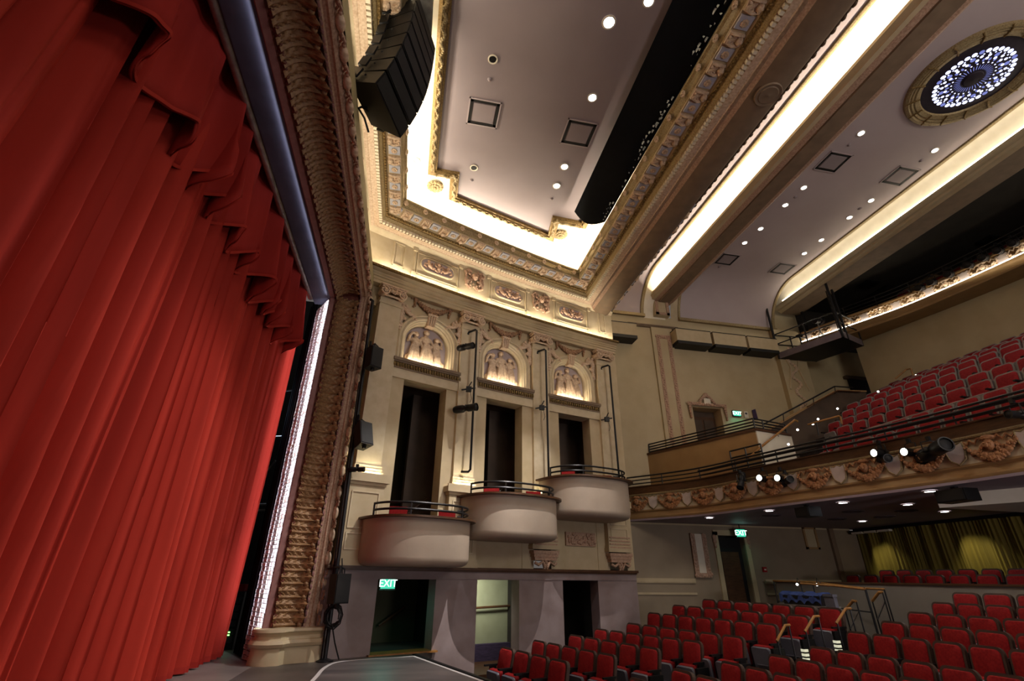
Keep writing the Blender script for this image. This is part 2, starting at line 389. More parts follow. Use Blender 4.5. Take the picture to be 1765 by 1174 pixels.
while y > 2.5:
    put('leaf' if k % 2 == 0 else 'leaf_tip', leaf_me if k % 2 == 0 else leaf2_me, aw, mtx=frame_at((-2.60, y, ZI+.055), (0, 1, 0), (.42, 0, -.9))); y -= .132; k += 1
# beads, egg and scroll edge
bd = G()
z = .5
while z < ZI+.3: bd.ball((-1.965, YI+.29, z), (.03, .03, .055 if int(z*10) % 3 else .03), 6, 4); z += .13
y = YI+.25
while y > 2.5: bd.ball((-1.965, y, ZI+.29), (.03, .055, .03), 6, 4); y -= .13
part(bd, 'bead_string', rose, aw, kind='stuff')
rg = G(); q = random.Random(3)                          # rough foliage edge between the rose strip and the leaves
z = .45
while z < ZI+.05: rg.ball((-2.58+.03*q.random(), YI+.06+.02*q.random(), z), (.05, .04, .05), 6, 4); z += .06
y = YI
while y > 2.5: rg.ball((-2.58+.03*q.random(), y, ZI+.06+.02*q.random()), (.05, .05, .04), 6, 4); y -= .06
part(rg, 'foliage_edge', acanr, aw, kind='stuff')
eg = G().ball((0, 0, 0), (.075, .075, .15), 10, 8).mesh('egg', pinkl)
sc = G()
sc.tube([(0, .0, -.09), (.03, -.05, -.05), (.05, -.06, .0), (.03, -.05, .05), (0, 0, .09)], .025, 6)
sc.ball((.03, -.06, -.07), .035, 6, 5); sc.ball((.03, -.06, .07), .035, 6, 5); sc.tube([(-.06, .05, .1), (0, -.03, .0), (-.06, .05, -.1)], .022, 6)
sc_me = sc.mesh('scroll', pink)
z = .75; k = 0
while z < ZI+.4: put('egg' if k % 2 else 'scroll', eg if k % 2 else sc_me, aw, (-1.715, YI+.43, z)); z += .25; k += 1
y = YI+.1; k = 0
while y > 2.5: put('egg' if k % 2 else 'scroll', eg if k % 2 else sc_me, aw, (-1.715, y, ZI+.43), (PI/2, 0, 0)); y -= .25; k += 1
# moulded plinth of the arch
pth = [(-2.9, 13.0), (-2.82, 12.45), (-2.7, 12.32), (-2.5, 12.27), (-2.33, 12.34), (-2.27, 12.5), (-2.05, 12.62), (-1.62, 12.78), (-1.56, 13.3)]
bp = G().sweep(pth, [(0, 0), (-.08, 0), (-.08, .02), (-.05, .3), (-.10, .31), (-.13, .37), (-.10, .43), (-.05, .44), (-.03, .5), (-.06, .56), (-.10, .58), (-.09, .63), (-.0, .64), (.25, .64)][::1])
part(bp, 'plinth', cream, aw, label='cream moulded plinth')
# painted brick reveal
A = Vector((XI-.02, YI+.01, 0)); B = Vector((-3.22, 13.28, 0)); bdir = (B-A).normalized(); bn = Vector((-bdir.y, bdir.x, 0))
if bn.dot(Vector((0, -1, 0))) < 0: bn = -bn
br = struct('wall_reveal', G().grid([[A-bn*.03, B-bn*.03], [A-bn*.03+Vector((0, 0, 8.75)), B-bn*.03+Vector((0, 0, 8.75))]]), mortar, 'white painted brick reveal at the side of the stage opening', 'wall', False)
L = (B-A).length; bms = []
for v in range(6):
    q = random.Random(v); g = G(); j = lambda: q.uniform(-.006, .006)
    g.add([(0+j(), 0, 0+j()), (.29+j(), 0, 0+j()), (.29+j(), 0, .078+j()), (0+j(), 0, .078+j()), (.012, -.022-j(), .01), (.278, -.022+j(), .01), (.278, -.022+j(), .068), (.012, -.022-j(), .068)],
          [(4, 5, 6, 7), (0, 1, 5, 4), (1, 2, 6, 5), (2, 3, 7, 6), (3, 0, 4, 7)]); bms.append(g.mesh('brick', brickm2 if v == 5 else brickm, False))
q = random.Random(11); z = .02
while z < 8.62:
    for c in range(3):
        off = (.0 if int(z/.09) % 2 else .012)+c*.302
        put('brick', bms[min(5, int(q.random()*5.6))], br, mtx=frame_at(A+bdir*off+Vector((0, 0, z))+bn*q.uniform(-.006, .006), bdir, (0, 0, 1)))
    z += .09
# soffit of the head, pipe, black leg
struct('trim_soffit_board', G().box((-3.22, -4, ZI+.0), (XI+.005, YI+.1, ZI+.06)), navy, 'dark blue board under the head of the stage arch', 'trim', False)
struct('wall_arch_back', G().box((-3.3, -4, ZI+.3), (-3.22, 13.5, 11.5)), blackp, 'black back of the arch wall above the curtain', 'wall', False)
pp = G().tube([(-3.32, -4, ZI+.1), (-3.32, 12.75, ZI+.1)], .095, 12)
for i in range(12): pp.tube([(-3.32, 1+i*1.0, ZI+.1), (-3.32, 1.05+i*1.0, ZI+.1)], .10, 12)
tag(put('header_pipe', pp.mesh('header_pipe', silver)), 'long aluminium pipe running along the head of the stage opening', 'pipe')
bl = G(); rows = []
for i in range(41):
    t = i/40; p = B+(Vector((-3.62, 14.15, 0))-B)*t; o = .03*math.sin(t*26)
    rows.append([(p.x+o, p.y-o*.5, z) for z in (0.03, 2, 4.5, 9.2)])
bl.grid(rows); bl.grid([[(-3.62, 14.15, .03), (-3.62, 14.15, 9.2)], [(-3.2, 15.2, .03), (-3.2, 15.2, 9.2)]])
tag(put('masking_drape', bl.mesh('masking_drape', blackf)), 'black masking drape hanging between the red curtain and brick reveal', 'drape')
struct('wall_wing', G().box((-9, 17.0, -.1), (-3, 17.2, 11)).box((-9.2, -4, -.1), (-9, 17, 11)), blackp, 'black wing wall behind the curtain gap', 'wall', False)
# equipment seen through the gap
rk = thing('equipment_rack', 'black equipment rack with green lights in the wing behind the curtain', 'rack', (-4.15, 15.0, 0))
g = G().box((-4.45, 14.85, 0), (-3.85, 15.4, 1.25)); part(g, 'cabinet', blackp, rk, False)
g = G()
for i in range(6): g.box((-4.40, 14.83, .15+i*.17), (-3.90, 14.85, .27+i*.17))
part(g, 'front_panels', mat('rack panel', '#2e2e33', None, .4), rk, False)
g = G()
for i in range(2): g.box((-4.05, 14.82, .30+i*.06), (-3.98, 14.83, .325+i*.06))
part(g, 'status_lights', ledg, rk, False)
g = G().cbox((-4.15, 15.1, 1.34), (.5, .35, .16)); tag(put('red_cloth', g.mesh('red_cloth', redseat)), 'folded red cloth lying on the rack in the wing', 'cloth')
wl = G().tube([(-4.05, 14.75, 0.02), (-4.05, 14.75, 8.5)], .03, 8)
for zz in (3.2, 3.35, 5.2, 6.6): wl.tube([(-4.05, 14.75, zz), (-3.75, 14.6, zz)], .025, 6)
wl.tube([(-4.05, 14.75, 4.1), (-3.75, 14.55, 4.5)], .025, 6)
tag(put('lighting_boom', wl.mesh('lighting_boom', silver)), 'slim vertical lighting boom glimpsed between curtain and black drape', 'boom')
area('wing light', (-4.6, 15.6, 6.4), (.3, -.6, -.2), .6, .6, 26, (.55, .72, 1))

# ------------------------------------------------------------------ red curtain and valance
def folds(y, q):                                        # irregular pleats: phase warped along the width
    return q[0]*y+2.6*math.sin(y*.93+q[1])+1.5*math.sin(y*2.3+q[2])+.5*math.sin(y*5.1+q[1]*3)
def pleat_v(p): s = math.sin(p); return math.copysign(abs(s)**.75, s)
def pleat(p): return math.sin(p)+.28*math.sin(2*p+.9)+.10*math.sin(3*p+2)
cg = G(); rows = []; N = 900; y0, y1 = -3.0, 13.98
for i in range(N+1):
    t = i/N; y = y0+(y1-y0)*t; r = []
    for j in range(15):
        h = j/14; z = .03+8.97*h
        yy = y+.05*math.sin(z*.5+y*2)
        a = .165*(1-.25*h)*(1+.28*math.sin(y*1.7)+.28*math.sin(y*4.3+1))
        x = -3.80+a*pleat(folds(yy, (14.5, .3, 1.2)))+.028*math.sin(folds(yy, (33, 1, 2))+z*.1)+.05*math.sin(y*.9+z*.25)
        r.append((x, y+.03*math.sin(folds(yy, (14.5, .3, 1.2))*2), z))
    rows.append(r)
cg.grid(rows)
cur = thing('stage_curtain', 'tall red velvet house curtain hanging in deep folds across the stage', 'curtain', (-3.8, 6, 0))
part(cg, 'drape', velvet, cur)
hm = G(); hm.grid([[(p[0][0]+.004, p[0][1], .03) , (p[0][0]+.006, p[0][1], .10), (p[1][0]*.14+p[0][0]*.86+.008, p[0][1], .13)] for p in rows])
part(hm, 'hem', velvetd, cur)
vg = G(); rows = []; N = 520; y0 = -3.0; y1 = 12.75
for i in range(N+1):
    t = i/N; y = y0+(y1-y0)*t; ph = folds(y*.62+.4, (11.5, .8, 2.2))+.12*math.sin(y*7); r = []
    drop = 7.02+.17*math.sin(ph+.7)+.06*math.sin(y*3.1)
    for j in range(11):
        h = j/10; z = drop+(9.6-drop)*h; a = .25*(1-.72*h)*(1+.3*math.sin(y*2.2))
        r.append((-3.5+a*pleat_v(ph)+.02*math.sin(y*17+z), y+.13*(1-h)*math.cos(ph), z))
    rows.append(r)
vg.grid(rows)
val = thing('curtain_valance', 'pleated red velvet valance hanging across the top of the curtain', 'valance', (-3.5, 6, 7))
v = part(vg, 'drape', velvetd, val)
so = v.modifiers.new('t', 'SOLIDIFY'); so.thickness = .035
hm = G(); hm.grid([[(r[0][0]+.03, r[0][1], r[0][2]-.012), (r[0][0]+.03, r[0][1], r[0][2]+.05)] for r in rows]); part(hm, 'hem', velvet, val)

# ================================================================== SPLAYED WALL WITH THREE BOXES
PIL = [-1.12, 1.48, 4.13, 6.87]; BAY = [.20, 2.81, 5.50]
UL, UR = -1.72, 7.48
ws = G()
LOW = [(-.54, .89), (2.03, 3.30), (4.74, 6.0)]
bounds = [UL]+[x for d in LOW for x in d]+[UR]
ws2 = struct('wall_boxes', G().wbox(UL, UR, 9.0, 11.7, -.6, -.25, 24), cream, 'splayed cream wall of three arched bays carrying the theatre boxes', 'wall')
for i in range(0, len(bounds), 2):                      # marbled piers of the ground storey
    part(G().wbox(bounds[i], bounds[i+1], -1.2, 1.6, -.42, 0), 'pier', plast, ws2)
part(G().wbox(UL, UR, 1.575, 1.80, -.42, .012, 24), 'lintel', plast, ws2)
part(G().wbox(UL, UR, 1.585, 1.60, 0, .03, 24), 'lintel_bead', plast, ws2)
part(G().wbox(UL, UR+.02, 1.80, 1.87, -.3, .12, 24).wbox(UL, UR, 1.76, 1.80, -.3, .07, 24), 'ledge', woodm, ws2)
# main storey: wall fields between pilasters with tall openings
for k, uc in enumerate(BAY):
    a, b = PIL[k]+.30, PIL[k+1]-.30; o0, o1 = uc-.64, uc+.64
    base = (1.86, 1.86, 1.86)[k]
    part(G().wbox(a, o0, base, 6.84, -.55, -.10).wbox(o1, b, base, 6.84, -.55, -.10), 'jamb', cream, ws2)
    part(G().wbox(a, b, base, (2.5, 3.2, 3.9)[k], -.5, -.12), 'apron', cream, ws2)
    part(G().wbox(a, b, 6.82, 7.14, -.55, -.04), 'lintel', cream2, ws2)
    part(G().wbox(a-.02, b+.02, 7.10, 7.14, -.3, -.01).wbox(a-.02, b+.02, 7.33, 7.42, -.5, .05).wbox(a, b, 7.28, 7.34, -.5, .02), 'sill_cornice', brownbeam, ws2)
    g = G(); n = 26
    for i in range(n):
        t = uc-1.0+2.0*i/(n-1); p = PW(t, -.0, 7.21); g.ball(p, (.032, .04, .075), 6, 4)
    g.wbox(a, b, 7.14, 7.28, -.3, -.02)
    part(g, 'gilt_band', gold, ws2)
    # arch, spandrel, niche
    zc = 8.20; R = .96; r0 = .65
    sp = []; n = 28
    hw0, hw1 = uc-a, b-uc
    for i in range(n+1):
        th = PI*i/n; cx, cz = math.cos(th), math.sin(th)
        s = 1e9
        if cx > 1e-6: s = min(s, hw1/cx)
        if cx < -1e-6: s = min(s, hw0/-cx)
        if cz > 1e-6: s = min(s, (9.66-zc)/cz)
        s = max(s, R*.97)
        sp.append([PW(uc+cx*R*.97, -.20, zc+cz*R*.97), PW(uc+cx*s, -.20, zc+cz*s)])
    g = G().grid(sp); g.wbox(a, uc-R*.97, 7.42, zc, -.5, -.20, 1); g.wbox(uc+R*.97, b, 7.42, zc, -.5, -.20, 1)
    part(g, 'spandrel_field', cream, ws2)
    prof = [(.97, -.22), (.97, -.12), (.93, -.08), (.90, -.08), (.88, -.12), (.86, -.13), (.84, -.10), (.81, -.10), (.78, -.15), (.75, -.16), (.72, -.22), (.70, -.22), (.68, -.28), (.66, -.45)]
    rows = [[PW(uc-r, d, 7.42) for r, d in prof]]
    for i in range(33):
        th = PI-PI*i/32; rows.append([PW(uc+r*math.cos(th), d, zc+r*math.sin(th)) for r, d in prof])
    rows.append([PW(uc+r, d, 7.42) for r, d in prof])
    part(G().grid(rows), 'archivolt', cream2, ws2)
    g = G(); g.wbox(uc-.7, uc+.7, 7.3, 8.95, -.62, -.45, 2)
    part(g, 'niche_back', lilac, ws2)
# carved figures of the niches: one continuous relief body, shared
def relief_figure(seed, lean, arms):
    g = G(); q = random.Random(seed); rows = []
    prof = [(0, .20, .11), (.12, .185, .11), (.30, .155, .11), (.46, .125, .10), (.56, .12, .10), (.64, .10, .09), (.70, .095, .085), (.80, .125, .09), (.87, .13, .085), (.915, .085, .07), (.94, .055, .055), (1.0, .052, .055)]
    for z, w, d in prof:
        r = []
        for j in range(24):
            a = 2*PI*j/24; f = 1+(.10*math.cos(a*8+z*4+seed) if z < .6 else 0)
            r.append((lean*math.sin(z*2.2)+w*f*math.cos(a), d*f*math.sin(a), z))
        rows.append(r)
    g.grid(rows, True)
    m = len(g.v); g.f.append(tuple(m-24+k for k in range(24))); g.f.append(tuple(range(24))[::-1])
    hx = lean*math.sin(2.2*1.03)
    g.ball((hx, -.02, 1.06), (.075, .08, .098), 12, 8); g.ball((hx+.02, .02, 1.10), (.088, .075, .075), 8, 6)
    for sx, pts in arms:
        g.tube([(lean*.85+sx*.09, 0, .89)]+[(lean*.8+p[0], p[1], p[2]) for p in pts], [.046, .042, .036, .032], 8)
        h = pts[-1]; g.ball((lean*.8+h[0], h[1], h[2]), (.04, .035, .045), 6, 5)
    for i in range(5):                                   # loose drapery
        x = q.uniform(-.14, .14); g.tube([(x*.5, -.07, .7), (x, -.10, .4), (x*1.5, -.10, .05)], [.02, .035, .03], 6)
    g.ball((.12*(1 if lean < 0 else -1), -.02, .2), (.09, .06, .12), 8, 6)
    return g
figs = [relief_figure(1, .05, [(-1, [(-.2, -.03, .75), (-.17, -.06, .95), (-.10, -.05, 1.08)]), (1, [(.16, -.04, .70), (.20, -.07, .56), (.25, -.06, .5)])]),
        relief_figure(2, -.02, [(-1, [(-.17, -.04, .72), (-.23, -.06, .58), (-.28, -.05, .5)]), (1, [(.17, -.04, .74), (.24, -.06, .60), (.30, -.05, .52)])]),
        relief_figure(3, -.06, [(-1, [(-.17, -.05, .70), (-.22, -.07, .56), (-.26, -.06, .5)]), (1, [(.15, -.02, .80), (.14, -.02, 1.0), (.05, -.02, 1.12)])])]
def remeshed(g, name, m, vox=.016):
    o = put('tmp', g.mesh(name, m)); md = o.modifiers.new('r', 'REMESH'); md.mode = 'VOXEL'; md.voxel_size = vox; md.use_smooth_shade = True
    dg = bpy.context.evaluated_depsgraph_get(); me = bpy.data.meshes.new_from_object(o.evaluated_get(dg)); bpy.data.objects.remove(o)
    me.materials.clear(); me.materials.append(m); return me
fig_me = [remeshed(f, 'relief_figure', pinkl) for f in figs]
key_me = None
# keystone with console scrolls
kg = G()
kg.add([(-.13, -.02, 0), (.13, -.02, 0), (.13, .2, 0), (-.13, .2, 0), (-.17, -.10, .40), (.17, -.10, .40), (.17, .2, .40), (-.17, .2, .40)], [(3, 2, 1, 0), (4, 5, 6, 7), (0, 1, 5, 4), (1, 2, 6, 5), (2, 3, 7, 6), (3, 0, 4, 7)])
for s in (-.11, -.04, .04, .11): kg.tube([(s*.8, -.03, .01), (s, -.08, .2), (s*1.2, -.12, .38)], .025, 6)
kg.tube([(-.18, -.11, .38), (.18, -.11, .38)], .04, 8)
key_me = kg.mesh('keystone', pinkl)
# garland swag with knots and pendant drops
def swag_mesh(w, sag, r, n, seed, m, drops=True):
    g = G(); q = random.Random(seed)
    for i in range(n):
        t = i/(n-1); x = (t-.5)*w; z = -sag*(1-(2*t-1)**2); k = r*(.65+.6*math.sin(PI*t))
        g.ball((x, -.05, z), (k*.62, k*.6, k*.62), 6, 5)
        for c in range(4):
            a = 2*PI*c/4+i*.8; g.ball((x+.02*math.cos(a*3), -.06-.02*math.cos(a), z+math.sin(a)*k*.75), k*.36, 6, 4)
    if drops:
        for s in (-1, 1):
            for i in range(7): g.ball((s*(w/2+.05)+q.uniform(-.03, .03), -.04, .05-i*.05), (.05-.003*i, .04, .045), 6, 4)
            g.tube([(s*w/2, -.02, .02), (s*(w/2+.1), -.04, .1), (s*(w/2+.16), -.02, .02)], .03, 6)
    return g.mesh('garland', m)
swag_me = swag_mesh(1.15, .24, .095, 17, 5, mat('garland paint', '#b08a68', '#86634a', .55, scale=20, bump=.2, bscale=50))
# reclining spandrel carving
def spandrel_mesh(sgn):
    g = G(); q = random.Random(9)
    g.tube([(0, -.05, .42), (sgn*.12, -.08, .28), (sgn*.26, -.07, .20), (sgn*.42, -.05, .22)], [.05, .07, .06, .04], 8)
    g.ball((sgn*-.02, -.07, .47), .06, 8, 6)
    g.tube([(sgn*-.02, -.05, .38), (sgn*-.05, -.06, .2), (sgn*-.03, -.05, -.1), (sgn*-.04, -.03, -.3)], [.06, .07, .05, .03], 8)
    for i in range(34):
        t = i/33; g.ball((sgn*(-.08+.10*q.random()+.42*(1-t)**1.6*q.random()), -.03-.05*q.random(), .40-.80*t+.08*q.random()), (.06, .05, .06), 6, 4)
    for i in range(8): g.ball((sgn*(.05+.06*i), -.06, .30-.03*i+.05*q.random()), (.06, .05, .05), 6, 4)
    return g.mesh('spandrel_carving', pinkl)
spl, spr = spandrel_mesh(1), spandrel_mesh(-1)
# ionic capital
def capital():
    g = G()
    for s in (-1, 1):
        pts = []
        for i in range(26):
            a = i*.45; r = .15*(1-i/28); pts.append((s*(.30)+s*r*math.cos(a+PI*.5), -.19, .0+r*math.sin(a+PI*.5)))
        g.tube(pts, .026, 6); g.ball((s*.30, -.20, .0), .038, 8, 6)
        g.tube([(s*.30, .12, .0), (s*.30, -.15, .0)], .125, 14)
    g.box((-.38, -.14, .14), (.38, .12, .20)); g.box((-.42, -.17, .20), (.42, .12, .25))
    q = random.Random(2)
    for i in range(9):
        x = -.20+i*.05; g.ball((x, -.15, .05), (.03, .05, .06), 6, 5); g.ball((x, -.15, .15), (.02, .03, .03), 6, 4)
    for i in range(14): g.ball((q.uniform(-.2, .2), -.13, q.uniform(-.03, .12)), .03, 6, 4)
    g.tube([(-.33, -.10, -.10), (.33, -.10, -.10)], .03, 8)
    return g.mesh('capital', pinkl)
cap_me = capital()
for k, uc in enumerate(BAY):
    for i, dx in enumerate((-.40, .0, .40)):
        o = put('relief_figure', fig_me[i], ws2, mtx=wall_frame(uc+dx*.95, -.40, 7.48 if i != 1 else 7.5) @ Matrix.Diagonal((1.3, 1.25, (.98, 1.09, .95)[i], 1)))
        if k == 0: o['label'] = ('garlanded figure with raised arm', 'tall central draped dancer', 'figure turning away with raised arm')[i]
    put('keystone', key_me, ws2, mtx=wall_frame(uc, -.14, 8.80) @ Matrix.Diagonal((.95, 1, .95, 1)))
    put('garland', swag_me, ws2, mtx=wall_frame(uc, -.17, 9.58))
    put('spandrel_carving', spl, ws2, mtx=wall_frame(uc-.92, -.17, 8.78)); put('spandrel_carving', spr, ws2, mtx=wall_frame(uc+.92, -.17, 8.78))
for k, u in enumerate(PIL):
    g = G().wbox(u-.31, u+.31, 4.2, 9.25, -.5, .0, 1); pil = part(g, 'pilaster', cream2, ws2)
    g = G().wbox(u-.36, u+.36, 3.98, 4.06, -.5, .07, 1).wbox(u-.34, u+.34, 4.06, 4.14, -.5, .045, 1).wbox(u-.33, u+.33, 4.14, 4.22, -.5, .025, 1).wbox(u-.34, u+.34, 9.02, 9.08, -.3, .03, 1)
    part(g, 'mouldings', cream2, pil)
    put('capital', cap_me, pil, mtx=wall_frame(u, .02, 9.36))
    zb = 1.86 if k < 2 else 2.4
    g = G().wbox(u-.43, u+.43, zb, 3.70, -.5, .10, 1); ped = part(g, 'pedestal', cream, ws2)
    g = G().wbox(u-.46, u+.46, 3.70, 3.78, -.5, .14, 1).wbox(u-.52, u+.52, 3.78, 3.93, -.5, .20, 1).wbox(u-.52, u+.52, 3.93, 3.99, .15, .20, 1).wbox(u-.47, u+.47, zb, zb+.12, -.5, .14, 1).wbox(u-.45, u+.45, zb+.12, zb+.2, -.5, .12, 1)
    part(g, 'mouldings', cream, ped)
    for z0, z1 in ((zb+.34, zb+.72), (zb+.82, 3.55)):
        if z1-z0 < .2: continue
        g = G(); e = .05
        for a in ((u-.33, u+.33, z0, z0+.03), (u-.33, u+.33, z1-.03, z1), (u-.33, u-.30, z0, z1), (u+.30, u+.33, z0, z1)): g.wbox(*a, .09, .125, 1)
        part(g, 'panel_moulding', cream2, ped)
    if k >= 2:                                          # carved corbel under the hanging pedestals
        g = G()
        for i, (w, d) in enumerate(((.44, .14), (.41, .12), (.38, .10))): g.wbox(u-w, u+w, 2.28-.09*i, 2.37-.09*i, -.4, d, 1)
        for i in range(4): g.wbox(u-.40, u+.40, 2.52+.10*i, 2.56+.10*i, -.1, .13, 1)
        for s in (-1, 1): g.tube([PW(u+s*.36, .06, 2.04), PW(u+s*.26, .10, 1.98), PW(u+s*.12, .10, 2.06), PW(u+s*.05, .08, 1.92)], .045, 8)
        for i in range(8): g.ball(PW(u+.05*math.sin(i*2.4), .06, 2.08-.03*i), .05, 6, 4)
        part(g, 'corbel', pink, ws2)
# carved cartouche under the last box
g = G().wbox(4.95, 6.05, 2.55, 2.95, -.3, -.05, 2); q = random.Random(4)
for i in range(40): g.ball(PW(q.uniform(5.0, 6.0), -.04, q.uniform(2.6, 2.9)), (.06, .05, .05), 6, 4)
part(g, 'cartouche', pink, ws2)
# passages behind the openings
for k, uc in enumerate(BAY):
    z0 = (2.3, 3.0, 3.7)[k]
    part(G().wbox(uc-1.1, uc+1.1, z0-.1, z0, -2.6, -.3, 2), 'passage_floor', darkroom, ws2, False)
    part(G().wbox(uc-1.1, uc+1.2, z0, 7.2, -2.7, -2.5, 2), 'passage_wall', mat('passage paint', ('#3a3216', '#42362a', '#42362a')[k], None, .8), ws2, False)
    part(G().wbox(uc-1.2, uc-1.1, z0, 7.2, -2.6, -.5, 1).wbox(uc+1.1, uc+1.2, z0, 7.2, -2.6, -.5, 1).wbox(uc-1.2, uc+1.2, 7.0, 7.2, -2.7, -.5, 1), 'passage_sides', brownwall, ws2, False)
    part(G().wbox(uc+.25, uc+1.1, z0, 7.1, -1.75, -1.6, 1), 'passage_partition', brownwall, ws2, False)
    g = G(); g.tube([PW(uc+.3, -1.5, z0+.9), PW(uc+.95, -1.5, z0+1.5)], .03, 8); part(g, 'handrail', woodm, ws2)
# ---- boxes
chair_proto = None
def box_balcony(k, uc, zt, zb, names):
    half = (1.24, 1.34, 1.42)[k]; dep = 1.52
    root = thing('theatre_box', names[0], 'theatre box', PW(uc, 0, zb))
    def plan(s, n=30, f=1.0):
        out = []
        for i in range(n+1):
            a = PI*i/n; c, sn = math.cos(a), math.sin(a)
            x = -math.copysign(abs(c)**.72, c)*half*s; d = max(0, sn)**.62*dep*(s if s < 1 else 1+(s-1)*1.4)
            p = PW(uc+x, d-.02, 0); out.append((p.x, p.y))
        return out
    prof = [(.80, zb-.05), (.90, zb-.035), (.965, zb+.01), (.992, zb+.07), (1.0, zb+.14), (1.0, zt-.05)]
    g = G().grid([[(x, y, z) for x, y in plan(s)] for s, z in prof])
    part(g, 'parapet', boxp, root)
    g = G(); pl = plan(.80); c = PW(uc, 0, zb-.05); g.add([(c.x, c.y, zb-.05)]+[(x, y, zb-.05) for x, y in pl], [(0, i+1, i+2) for i in range(len(pl)-1)])
    part(g, 'soffit', boxp, root)
    g = G(); pl = plan(.97); c = PW(uc, 0, 0); g.add([(c.x, c.y, zt-.35)]+[(x, y, zt-.35) for x, y in pl], [(0, i+1, i+2) for i in range(len(pl)-1)]); part(g, 'box_floor', darkroom, root)
    g = G().grid([[(x, y, z) for x, y in plan(s)] for s, z in ((1.0, zt-.05), (1.085, zt-.045), (1.085, zt), (.93, zt), (.93, zt-.3))])
    part(g, 'cap_rail', woodm, root)
    up = plan(.95)[2:-2]
    for dz in (.15, .30):
        g = G().tube([(x, y, zt+dz) for x, y in up]+([(up[-1][0]-.18, up[-1][1]+.02, zt+dz)]), .028, 8); part(g, 'rail', railm, root)
    for i in (0, 9, 18, len(up)-1):
        g = G().tube([(up[i][0], up[i][1], zt-.02), (up[i][0], up[i][1], zt+.32)], .024, 8); part(g, 'post', railm, root)
    for i, s in enumerate((-.45, .40)):
        ch = thing('box_chair', names[1+i], 'chair', PW(uc+s*half*1.2, .75, zt-.35))
        p = PW(uc+s*half*1.2, .75, 0); zf = zt-.35
        b = G().cbox((p.x, p.y, zf+.28), (.46, .44, .09)); part(b, 'seat', redseat, ch)
        b = G().box((p.x-.22, p.y+.17, zf+.32), (p.x+.22, p.y+.23, zf+.62)); part(b, 'backrest', redseat, ch)
        for sx in (-1, 1):
            for sy in (-1, 1): part(G().tube([(p.x+sx*.19, p.y+sy*.17, zf), (p.x+sx*.19, p.y+sy*.17, zf+.26)], .015, 6), 'leg', blackp, ch)
box_balcony(0, .13, 2.93, 1.90, ['curved cream theatre box, lowest of the three, over the exit passage', 'red chair at the left in the lowest theatre box', 'red chair at the right in the lowest theatre box'])
box_balcony(1, 2.72, 3.68, 2.60, ['curved cream theatre box in the middle of the three', 'red chair at the left in the middle theatre box', 'red chair at the right in the middle theatre box'])
box_balcony(2, 5.40, 4.43, 3.32, ['curved cream theatre box, highest of the three, beside the balcony', 'red chair at the left in the highest theatre box', 'red chair at the right in the highest theatre box'])

# ---- entablature, frieze, cornice round three sides of the bay
wall_pts = [(PW(u, 0, 0).x, PW(u, 0, 0).y) for u in [-2.02+i*(8.50)/24 for i in range(25)]]
XL = -2.10
ent_path = [(XL, -4.0), (XL, 12.60)]+[(PW(u, 0, 0).x, PW(u, 0, 0).y) for u in [-1.95+i*(9.43)/26 for i in range(27)]]
def rev(prof): return [(-o, z) for o, z in prof]        # offsets are to the right of travel (into the room)
ent = struct('trim_entablature', G().sweep(ent_path, rev([(-.3, 9.64), (.02, 9.64), (.02, 9.74), (.05, 9.75), (.05, 9.83), (.09, 9.84), (.09, 9.88), (.13, 9.92), (.13, 9.96), (.20, 9.98), (.25, 10.02)])), cream, 'cream entablature above the boxes running along the arch head', 'trim')
part(G().sweep(ent_path, rev([(.25, 10.02), (.30, 10.035), (.31, 10.10), (.29, 10.115), (.27, 10.115), (.24, 10.06), (-.05, 10.06)])), 'gilt_lip', gold, ent)
g = G()
for p, t in walk(ent_path, .085, 9.0):
    n = Vector((t.y, -t.x)); c = p+n*.30; g.ball((c.x, c.y, 10.055), (.03, .03, .035), 5, 4)
part(g, 'gilt_beads', gold, ent, kind='stuff')
g = G(); e = PW(UR, 0, 0); 
struct('wall_boxes_end', G().wbox(7.2, UR, -1.2, 9.64, -1.6, -.03, 1).wbox(7.2, UR, 9.64, 11.7, -1.6, -.06, 1), cream, 'end of the splayed wall returning to the house side wall', 'wall', False)
fr = struct('wall_frieze', G().sweep(ent_path, rev([(-.05, 10.06), (-.05, 11.42), (.0, 11.44), (.03, 11.47), (.06, 11.48), (.12, 11.53)])), cream2, 'attic frieze of carved panels lit from the ledge below', 'wall')
def wpanel(u0, u1, z0, z1, d, w, h, par, name, m):
    g = G()
    for a in ((u0, u1, z0, z0+w), (u0, u1, z1-w, z1), (u0, u0+w, z0, z1), (u1-w, u1, z0, z1)): g.wbox(*a, d, d+h)
    return part(g, name, m, par)
for u0, u1 in ((-1.26, -.87), (6.82, 7.15)):
    wpanel(u0, u1, 10.5, 11.40, -.06, .05, .05, fr, 'fluted_panel', cream2); wpanel(u0+.09, u1-.09, 10.58, 11.32, -.06, .03, .03, fr, 'fluted_panel', cream2)
def cluster(name, n, fx, fz, r, m, seed):
    g = G(); q = random.Random(seed)
    for i in range(n):
        a = q.uniform(0, 2*PI); s = math.sqrt(q.random()); g.ball((fx*s*math.cos(a), -.02-.05*q.random(), fz*s*math.sin(a)), (r*q.uniform(.6, 1.3), r, r*q.uniform(.6, 1.3)), 6, 4)
    return g
g = cluster('', 26, .1, .1, .03, pink, 1)
